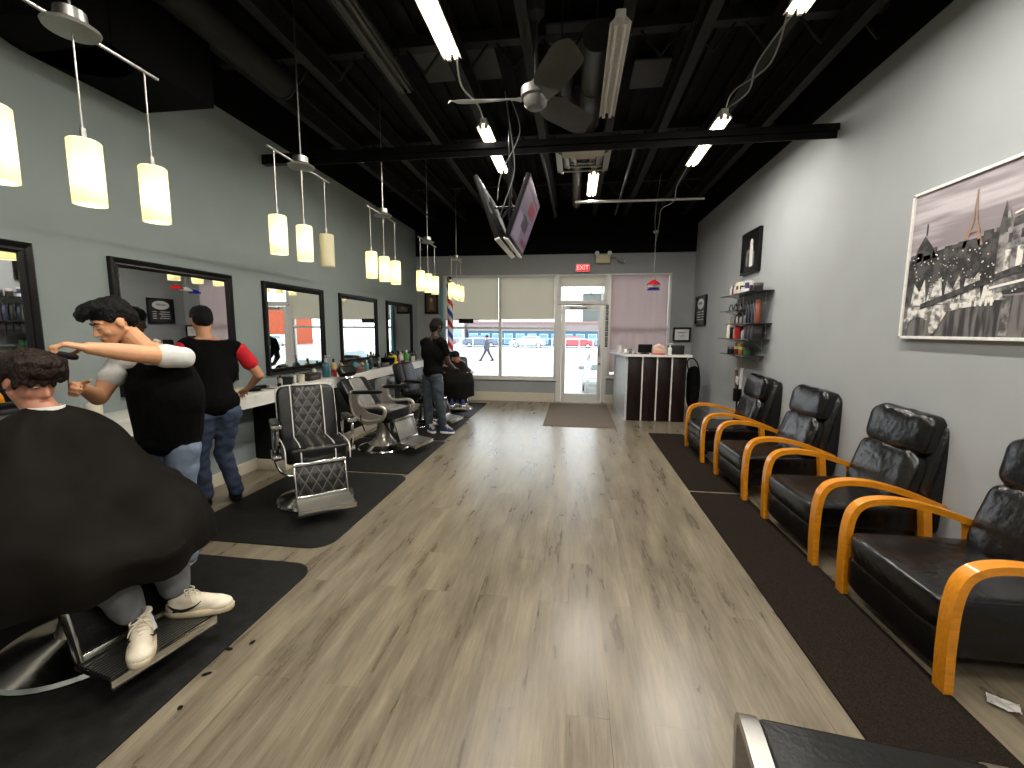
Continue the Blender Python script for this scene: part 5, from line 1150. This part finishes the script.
    for i in range(na):
        a = 2 * pi * i / na; P = smoothpts([(r_, 0, z) for r_, z in prof(a)], 6)[:nt_ + 5]; row = []
        for j, p in enumerate(P):
            tt = j / (len(P) - 1); fold = (.022 * sin(a * 9 + 2 * sin(a * 2)) + .014 * sin(a * 17 + 1)) * max(0, tt - .30) * 1.7 + .012 * noise.noise(V((cos(a) * 3, sin(a) * 3, tt * 6))) * min(1, tt * 4)
            r_ = p.x + fold; z = p.z + .02 * noise.noise(V((cos(a) * 2.5, sin(a) * 2.5, tt * 5 + 3))) * min(1, tt * 4)
            # two knees: raise at +-, dip between
            lat = r_ * sin(a); fw_ = r_ * cos(a)
            if fw_ > .15 and tt > .35: z -= .045 * math.exp(-(lat / .075) ** 2) * min(1, (fw_ - .15) / .2) * (1 if tt < .75 else .5)
            row.append(b.verts.new(c0 + f * fw_ + s_ * lat + V((0, 0, z))))
        G_.append(row)
    for i in range(na):
        A_, B_ = G_[i], G_[(i + 1) % na]
        for j in range(len(A_) - 1): b.faces.new((A_[j], B_[j], B_[j + 1], A_[j + 1]))
    bmesh.ops.recalc_face_normals(b, faces=b.faces[:]); bmesh.ops.solidify(b, geom=b.faces[:], thickness=.004)
    tag(obj('barber_cape', b, m_cape, loc=o), 'large black barber cape draped over the seated client at the left edge', 'cape')
P_client1()

# ---- standing figures
def standing(t, o, hip, ch, nk, hc, Q, sh, arms, feet, mats, hairs, shoes, sleeve, vest, bulk=1.0, vox=.008):
    sk, hr, topm, legm, shm, vestm = mats
    b = NB(); head(b, hc, Q, nk); chain(b, [(hip, .12), (ch, .125), (nk, .058)]); cap(b, sh[0], .05, sh[1], .05)
    for k in (0, 1):
        cap(b, nk, .055, sh[k], .045); el, wr, d, n, sd, cu = arms[k]; chain(b, [(sh[k], .052), (el, .042), (wr, .028)]); hand(b, wr, d, n, sd, cu)
        kn, an, toe = feet[k]; hp = hip + (sh[k] - nk) * .45; hp.z = hip.z - .05; chain(b, [(hp, .08), (kn, .05), (an, .035)])
    remesh('body', b, sk, t, vox * .8, 2); face(hc, Q, t)
    T = lambda x, y, z: hc + Q @ V((x, y, z)); b = NB()
    for (x, y, z, a, b_, c_) in hairs: ell(b, T(x, y, z), (a, b_, c_), Q)
    remesh('hair', b, hr, t, .007, 1, (.005, 40, (1, 1, 1)))
    sidev = (sh[0] - sh[1]).normalized(); R3 = basis(sidev.cross(V((0, 0, 1))))
    b = NB()
    for k in (0, 1):
        el = arms[k][0]; cap(b, sh[k], .063, sh[k].lerp(el, sleeve), .068); cap(b, nk + V((0, 0, -.045)), .068, sh[k], .062); cap(b, sh[k].lerp(nk, .3), .07, ch, .14)
    ell(b, ch, (.125 * bulk, .205 * bulk, .2), R3); chain(b, [(ch, .14 * bulk), (hip + V((0, 0, .03 if not vestm else .14)), .142 if not vestm else .12)]); ell(b, hip + V((0, 0, .05 if not vestm else .16)), (.14 if not vestm else .10, .18 if not vestm else .11, .12 if not vestm else .08), R3)
    remesh('t_shirt', b, topm, t, .009, 3, (.008, 9, (1, 1, .6)))
    if vestm:
        b = NB(); ell(b, ch, (.137, .215, .215), R3); chain(b, [(ch, .155), (hip + V((0, 0, .06)), .16)]); ell(b, hip + V((0, 0, .05)), (.155, .20, .15), R3)
        for k in (0, 1): cap(b, nk + V((0, 0, -.04)), .072, sh[k].lerp(nk, .16) + V((0, 0, .005)), .070)
        cap(b, sh[0].lerp(nk, .2), .072, sh[1].lerp(nk, .2), .072); cap(b, nk + V((0, 0, -.05)), .08, ch, .15); cap(b, sh[0].lerp(nk, .3), .08, ch, .15); cap(b, sh[1].lerp(nk, .3), .08, ch, .15)
        remesh('vest', b, vestm, t, .009, 3, (.010, 8, (1, 1, .6)))
    b = NB(); ell(b, hip, (.13, .165, .11), R3)
    for k in (0, 1):
        kn, an, toe = feet[k]; hp = hip + (sh[k] - nk) * .42; hp.z = hip.z - .05; chain(b, [(hp, .098), (kn, .072), (an + V((0, 0, .02)), .06)])
    remesh('jeans', b, legm, t, .009, 3, (.010, 14, (1, 1, 1.4)))
    for k in (0, 1):
        kn, an, toe = feet[k]; h = an + (an - toe).normalized() * .055; shoe(t, h, toe, shm[0], shm[1], shoes, shm[2])
# barber 2, seen from behind, red sleeves
o = V((-3.02, 3.45, 0)); L = lambda *p: V(p) - o
t = thing('person', 'barber in red tee, black vest and jeans, seen from behind at the worktop', 'person', o)
Q = basis((-.80, .50, -.22))
t.location = o + V((-.11, -.05, 0))
standing(t, o, L(-2.96, 3.38, .92), L(-3.0, 3.42, 1.25), L(-3.07, 3.45, 1.49), L(-3.12, 3.49, 1.66), Q,
    (L(-3.13, 3.28, 1.43), L(-2.86, 3.60, 1.41)),
    ((L(-3.22, 3.25, 1.16), L(-3.30, 3.42, 1.03), V((-.5, .7, -.3)), V((0, 0, -1)), V((.6, .6, 0)), .5), (L(-2.80, 3.74, 1.17), L(-2.97, 3.83, 1.05), V((-.85, .3, -.42)), V((0, 0, -1)), V((-.5, -.6, 0)), .45)),
    ((L(-3.09, 3.32, .50), L(-3.13, 3.40, .09), L(-3.27, 3.50, 0)), (L(-2.99, 3.47, .50), L(-2.98, 3.58, .09), L(-3.12, 3.70, 0))),
    (m_skin2, m_hair, m_red, m_jean, (m_blk, m_blk, .015), m_vest),
    ((-.01, 0, .062, .105, .085, .078), (-.05, 0, .02, .072, .079, .082), (-.07, 0, -.01, .045, .06, .05)), False, .5, True)
# barber 3, black tee
o = V((-2.12, 6.42, 0)); L = lambda *p: V(p) - o
t = thing('person', 'barber in black tee and faded jeans standing with his back turned, far station', 'person', o)
Q = basis((.45, .85, -.25))
standing(t, o, L(-2.12, 6.40, .93), L(-2.12, 6.42, 1.25), L(-2.10, 6.44, 1.48), L(-2.08, 6.48, 1.635), Q,
    (L(-2.305, 6.53, 1.40), L(-1.93, 6.31, 1.40)),
    ((L(-2.27, 6.66, 1.14), L(-2.10, 6.80, 1.02), V((.6, .7, 0)), V((0, 0, -1)), V((.7, -.7, 0)), .5), (L(-1.89, 6.40, 1.12), L(-1.86, 6.64, 1.00), V((.2, .95, -.1)), V((0, 0, -1)), V((-1, 0, 0)), .5)),
    ((L(-2.24, 6.46, .50), L(-2.22, 6.48, .09), L(-2.10, 6.36, 0)), (L(-2.01, 6.36, .50), L(-1.98, 6.42, .09), L(-1.80, 6.40, 0))),
    (m_skin3, m_hair, m_blacktee, m_jeand, (m_navy, m_white, .015), None),
    ((-.005, 0, .055, .105, .09, .09), (-.05, 0, .01, .07, .086, .085), (0.02, 0, .02, .07, .085, .05), (-.055, 0, -.035, .05, .062, .055)), True, .48, False, 1.14)
# client 2 in far chair, leaning, caped
def P_client2():
    o = V((-2.33, 8.45, 0)); L = lambda *p: V(p) - o; t = thing('person', 'far client in a black cape and dark cap leaning his head back', 'person', o)
    f = V((cos(R(-72)), sin(R(-72)), 0)); s_ = V((-f.y, f.x, 0)); F = lambda a, b_, z: f * a + s_ * b_ * .82 + V((0, 0, z))
    hip = F(-.08, 0, .62); ch = F(-.12, 0, .86); nk = F(-.04, 0, .98); hc = F(.03, 0, 1.06); Q = basis((.9, -.55, -.25), (-.35, 0, 1))
    b = NB(); head(b, hc, Q, nk); chain(b, [(hip, .13), (ch, .125), (nk, .058)])
    for s in (-1, 1):
        sh = F(-.12, s * .19, .93); el = F(-.08, s * .27, .76); wr = F(.13, s * .24, .78); cap(b, nk, .05, sh, .05); chain(b, [(sh, .05), (el, .04), (wr, .03)]); hand(b, wr, f, V((0, 0, -1)), -s_ * s, .4)
        chain(b, [(hip + s_ * s * .09, .085), (F(.36, s * .13, .60), .06), (F(.42, s * .12, .24), .04)])
    remesh('body', b, m_skin4, t, .009, 2); face(hc, Q, t); T = lambda x, y, z: hc + Q @ V((x, y, z))
    b = NB(); ell(b, T(-.015, 0, .055), (.10, .085, .075), Q); ell(b, T(-.05, 0, .01), (.06, .078, .07), Q); remesh('hair', b, m_hair, t, .008, 1)
    b = NB()
    for s in (-1, 1): chain(b, [(hip + s_ * s * .09, .11), (F(.36, s * .13, .60), .08), (F(.42, s * .12, .27), .06)])
    remesh('trousers', b, m_blk, t, .012, 2)
    for s in (-1, 1): a_ = F(.40, s * .12, 0); shoe(t, a_, F(.63, s * .13, 0), m_navy, m_white, False, .168)
    b = NB(); na = 64; G_ = []
    for i in range(na):
        a = 2 * pi * i / na; fr, sd, bk = max(0, cos(a)), abs(sin(a)), max(0, -cos(a)); row = []
        W_ = (fr ** 1.6, sd ** 1.6, bk ** 1.3); S_ = sum(W_)
        P = [tuple(sum(w_ * v_[k] for w_, v_ in zip(W_, tr)) / S_ for k in (0, 1)) for tr in zip([(.065, 1.0), (.16, .93), (.30, .80), (.50, .72), (.60, .62), (.60, .45), (.58, .30)], [(.065, 1.0), (.2, .97), (.32, .85), (.40, .78), (.43, .60), (.43, .45), (.44, .32)], [(.065, 1.01), (.10, .98), (.14, .93), (.17, .86), (.19, .8), (.2, .74), (.21, .68)])]
        for j, p in enumerate(smoothpts([(q[0], 0, q[1]) for q in P], 4)):
            tt = j / 24; r_ = p.x + .025 * sin(a * 8) * max(0, tt - .3); row.append(b.verts.new(F(-.06 + r_ * cos(a), r_ * sin(a), p.z)))
        G_.append(row)
    for i in range(na):
        for j in range(len(G_[0]) - 1): b.faces.new((G_[i][j], G_[(i + 1) % na][j], G_[(i + 1) % na][j + 1], G_[i][j + 1]))
    bmesh.ops.recalc_face_normals(b, faces=b.faces[:]); bmesh.ops.solidify(b, geom=b.faces[:], thickness=.004)
    tag(obj('barber_cape', b, m_cape, loc=o), 'black barber cape over the client at the far end by the window', 'cape')
P_client2()
# ------------------------------------------------------------------ outside
GZ = -.5
m_asph = mat('wet_pale_asphalt', (158, 162, 162), .5, var=.14, scale=.5)
m_snow = mat('pale_kerb', (224, 226, 226), .7, var=.05, scale=2)
b = NB(); bb(b, -70, 70, YB + .2, 90, GZ - .2, GZ); struct('trim_6', b, m_asph)
b = NB(); bb(b, -45, 45, YB + .2, YB + 1.2, GZ, -.02); struct('trim_7', b, m_snow)
b = NB(); bb(b, -60, 60, 46.0, 49.5, GZ, GZ + .12); struct('trim_8', b, m_snow)
def building(name, x0, x1, y0, y1, z1, label, wallm, winm, nwin, zb=.8, zt=2.2, bandc=None, upper=None):
    t = thing(name, label, 'building', ((x0 + x1) / 2, y0, GZ)); W_ = x1 - x0
    b = NB(); bb(b, -W_ / 2, W_ / 2, 0, y1 - y0, 0, z1); obj('wall', b, wallm, t, smooth=False)
    if upper: b = NB(); bb(b, -W_ / 2, W_ / 2, -.12, y1 - y0, z1, z1 + upper[0]); obj('upper_wall', b, upper[1], t, smooth=False); z1 += upper[0]
    b = NB(); bb(b, -W_ / 2 - .1, W_ / 2 + .1, -.25, y1 - y0, z1, z1 + .25); obj('roof_edge', b, bandc or m_white, t, smooth=False)
    for k in range(nwin):
        w_ = W_ / nwin; xc = -W_ / 2 + (k + .5) * w_; b = NB()
        bb(b, xc - w_ * .36, xc + w_ * .36, -.06, .0, zb - .06, zt + .06); wf = obj('window', b, m_white, t, smooth=False)
        b = NB(); bb(b, xc - w_ * .32, xc + w_ * .32, -.08, -.06, zb, zt); obj('pane', b, winm, wf, smooth=False)
    return t
win = mat('pale_shop_glass', (150, 176, 190), .1)
building('shop_building', -30, -14.5, 57, 66, 3.6, 'pale low building seen through the left front window', mat('pale_stucco', (206, 200, 196), .8), win, 8, .5, 2.4)
building('shop_building', -14, 4.6, 57, 66, 2.0, 'blue fronted shop building across the street behind the fence', mat('blue_cladding', (70, 116, 146), .7), mat('shop_glass2', (120, 172, 200), .1), 12, .4, 1.6, mat('pink_fascia', (160, 128, 124), .7), (1.0, mat('pinkish_upper_wall', (150, 140, 140), .8)))
building('warehouse', 1.2, 17, 68, 76, 7.6, 'grey green warehouse seen through the glass door', mat('grey_green_cladding', (104, 112, 108), .8), win, 4, 1.0, 2.4)
building('shop_building', 31, 46, 50, 60, 4.6, 'orange building seen only as a reflection in the mirrors', mat('orange_stucco', (184, 84, 50), .8), mat('white_window', (230, 230, 226), .4), 6, 1.6, 2.5, mat('grey_parapet', (110, 100, 96), .7))
t = thing('railing', 'thin pale metal fence along the far side of the street', 'fence', (-4, 49.0, GZ + .12))
b = NB(); bb(b, -18, 18, -.02, .02, 1.02, 1.08); bb(b, -18, 18, -.02, .02, .2, .25); obj('rail', b, m_white, t, smooth=False)
for k in range(25):
    b = NB(); bb(b, -18 + k * 1.5, -17.93 + k * 1.5, -.03, .03, 0, 1.1); obj('post', b, m_white, t, smooth=False)
def car(x, y, rz, c, label, L=4.4, H=1.45, W=1.8):
    t = thing('car', label, 'car', (x, y, GZ), rz)
    m = colm(c, .25); k = L / 4.4
    b = NB(); low = [(-2.2, .35), (-2.22, .75), (-2.1, .92), (-1.3, 1.0), (1.15, .98), (2.05, .82), (2.2, .62), (2.18, .32)]
    prism(b, [(px_ * k, z) for px_, z in low], 'y', -W / 2, W / 2)
    bmesh.ops.bevel(b, geom=b.edges[:], offset=.06, segments=3, affect='EDGES'); body = obj('body', b, m, t)
    b = NB(); A = [(-1.75, .95), (-1.2, H - .03), (-.2, H), (.35, H - .05), (1.2, .95)]
    lo = [b.verts.new((px_ * k, -W / 2 + .06 + .18 * max(0, (z - .95)) / .5, z)) for px_, z in A]; hi = [b.verts.new((px_ * k, W / 2 - .06 - .18 * max(0, (z - .95)) / .5, z)) for px_, z in A]; n = len(A)
    for i in range(n): b.faces.new((lo[i], lo[(i + 1) % n], hi[(i + 1) % n], hi[i]))
    b.faces.new(lo[::-1]); b.faces.new(hi); bmesh.ops.recalc_face_normals(b, faces=b.faces[:]); bmesh.ops.bevel(b, geom=b.edges[:], offset=.03, segments=2, affect='EDGES'); obj('cabin', b, m, t)
    gl = mat('car_glass', (120, 138, 142), .08)
    b = NB()
    q = [(.40, H - .12), (1.12, .99)]; 
    v = [b.verts.new((q[0][0] * k + .03, -W / 2 + .30, q[0][1])), b.verts.new((q[0][0] * k + .03, W / 2 - .30, q[0][1])), b.verts.new((q[1][0] * k + .03, W / 2 - .16, q[1][1])), b.verts.new((q[1][0] * k + .03, -W / 2 + .16, q[1][1]))]
    b.faces.new(v); bmesh.ops.solidify(b, geom=b.faces[:], thickness=.02); obj('windshield', b, gl, t)
    for s in (-1, 1):
        b = NB(); prism(b, [(-1.45 * k, 1.02), (-1.12 * k, H - .12), (.28 * k, H - .14), (.95 * k, 1.02)], 'y', s * (W / 2 - .06) - .005, s * (W / 2 - .06) + .005)
        for vv in b.verts: vv.co.y -= s * .16 * max(0, (vv.co.z - .98)) / .4
        obj('side_window', b, gl, t)
        b = NB(); puff(b, (2.12 * k, s * (W / 2 - .28), .70), (.14, .36, .14), e=.6); obj('headlight', b, mat('lamp_glass', (196, 200, 198), .1), t)
        b = NB(); puff(b, (.75 * k, s * (W / 2 + .1), 1.0), (.1, .18, .12), e=.6); obj('mirror', b, m, t)
        for x_ in (-1.35, 1.35):
            b = NB(); lathe(b, [(.19, -.08), (.31, -.1), (.33, -.06), (.33, .06), (.31, .1), (.19, .08)], (x_ * k, s * (W / 2 - .09), .33), n=28, ax=(0, 1, 0)); wh = obj('wheel', b, mat('tyre', (44, 44, 44), .8), t)
            b = NB(); lathe(b, [(0.01, -.03), (.19, -.03), (.2, .03), (.01, .03)], (x_ * k, s * (W / 2 - .02), .33), n=20, ax=(0, 1, 0)); obj('hubcap', b, m_brush, wh)
    b = NB(); box(b, (2.2 * k, 0, .50), (.03, W * .5, .12), bev=.01); obj('grille', b, mat('grille', (80, 84, 84), .5), t)
    return t
car(1.22, 14.0, -pi / 2, (168, 170, 168), 'white car parked facing the glass door')
car(-4.9, 14.1, -pi / 2, (160, 164, 166), 'pale car parked outside the left front window')
for i, (x, c, nm) in enumerate(((-17, (190, 110, 112), 'faded red'), (-11.3, (110, 124, 146), 'blue grey'), (-5.6, (196, 198, 200), 'silver'), (.2, (196, 92, 96), 'red'), (6.6, (206, 206, 208), 'pale grey'), (28, (220, 224, 226), 'white'))):
    car(x, 53.0 if x < 20 else 47.6, 0 if i % 2 else pi, c, nm + ' car parked beyond the fence across the street')
def tree(x, y, h, label):
    t = thing('bare_tree', label, 'tree', (x, y, GZ)); random.seed(int(x * 7)); b = NB()
    def br(p, d, L, r, k):
        q = p + d * L; cone(b, p, r, q, r * .65, 7)
        if k:
            for _ in range(3): br(q, (d + V((random.uniform(-.7, .7), random.uniform(-.7, .7), random.uniform(0, .4)))).normalized(), L * .66, r * .6, k - 1)
    br(V((0, 0, 0)), V((0, 0, 1)), h * .35, .12, 5); obj('branches', b, mat('bark', (96, 88, 82), .9), t, smooth=False)
tree(-1.9, 55.4, 9, 'bare tree beside the blue shop, seen through the transom'); tree(4.2, 55.4, 10, 'bare tree right of the glass door view across the street')
# light pole
b = NB(); cone(b, (0, 0, 0), .09, (0, 0, 9), .07, 12); tube(b, [(0, 0, 8.9), (-1.2, 0, 9.1)], .06); tag(obj('street_lamp', b, m_grey, loc=(2.6, 44.5, GZ)), 'grey street lamp post seen through the glass door', 'street lamp')
# pedestrian
o = V((-5.95, 29.6, GZ)); L = lambda *p: V(p)
t = thing('person', 'distant pedestrian in dark coat crossing the street outside', 'person', o)
hc = V((.0, 0, 1.62)); Q = basis((-1, -.1, -.1)); b = NB(); head(b, hc, Q, V((0, 0, 1.46)))
chain(b, [(V((0, 0, .95)), .12), (V((0, 0, 1.25)), .13), (V((0, 0, 1.46)), .06)])
for s in (-1, 1):
    chain(b, [(V((0, s * .18, 1.40)), .05), (V((s * .06, s * .2, 1.12)), .045), (V((s * .16, s * .19, .92)), .03)]); hand(b, V((s * .16, s * .19, .92)), (0, 0, -1), (-1, 0, 0), (0, s, 0), .3)
    chain(b, [(V((0, s * .08, .9)), .08), (V((s * .16, s * .08, .5)), .055), (V((s * .38, s * .08, .1)), .04)])
remesh('body', b, m_skin4, t, .012, 2); face(hc, Q, t)
b = NB(); ell(b, hc + V((.01, 0, .05)), (.11, .09, .09)); remesh('hair', b, m_hair, t, .012, 1)
b = NB(); ell(b, (0, 0, 1.2), (.16, .22, .28)); chain(b, [(V((0, 0, 1.1)), .17), (V((0, 0, .85)), .19)])
for s in (-1, 1): chain(b, [(V((0, s * .19, 1.40)), .07), (V((s * .06, s * .2, 1.12)), .065), (V((s * .14, s * .19, .96)), .05)])
remesh('coat', b, mat('grey_coat', (84, 88, 100), .9), t, .015, 2)
b = NB()
for s in (-1, 1): chain(b, [(V((0, s * .08, .9)), .1), (V((s * .16, s * .08, .5)), .075), (V((s * .37, s * .08, .13)), .06)])
remesh('trousers', b, mat('dark_trousers', (56, 58, 70), .9), t, .015, 2)
for s in (-1, 1): shoe(t, V((s * .40 + .08, s * .08, 0)), V((s * .40 - .18, s * .08, 0)), m_blk, m_blk, False, .0)
bpy.data.scenes.remove(TS)
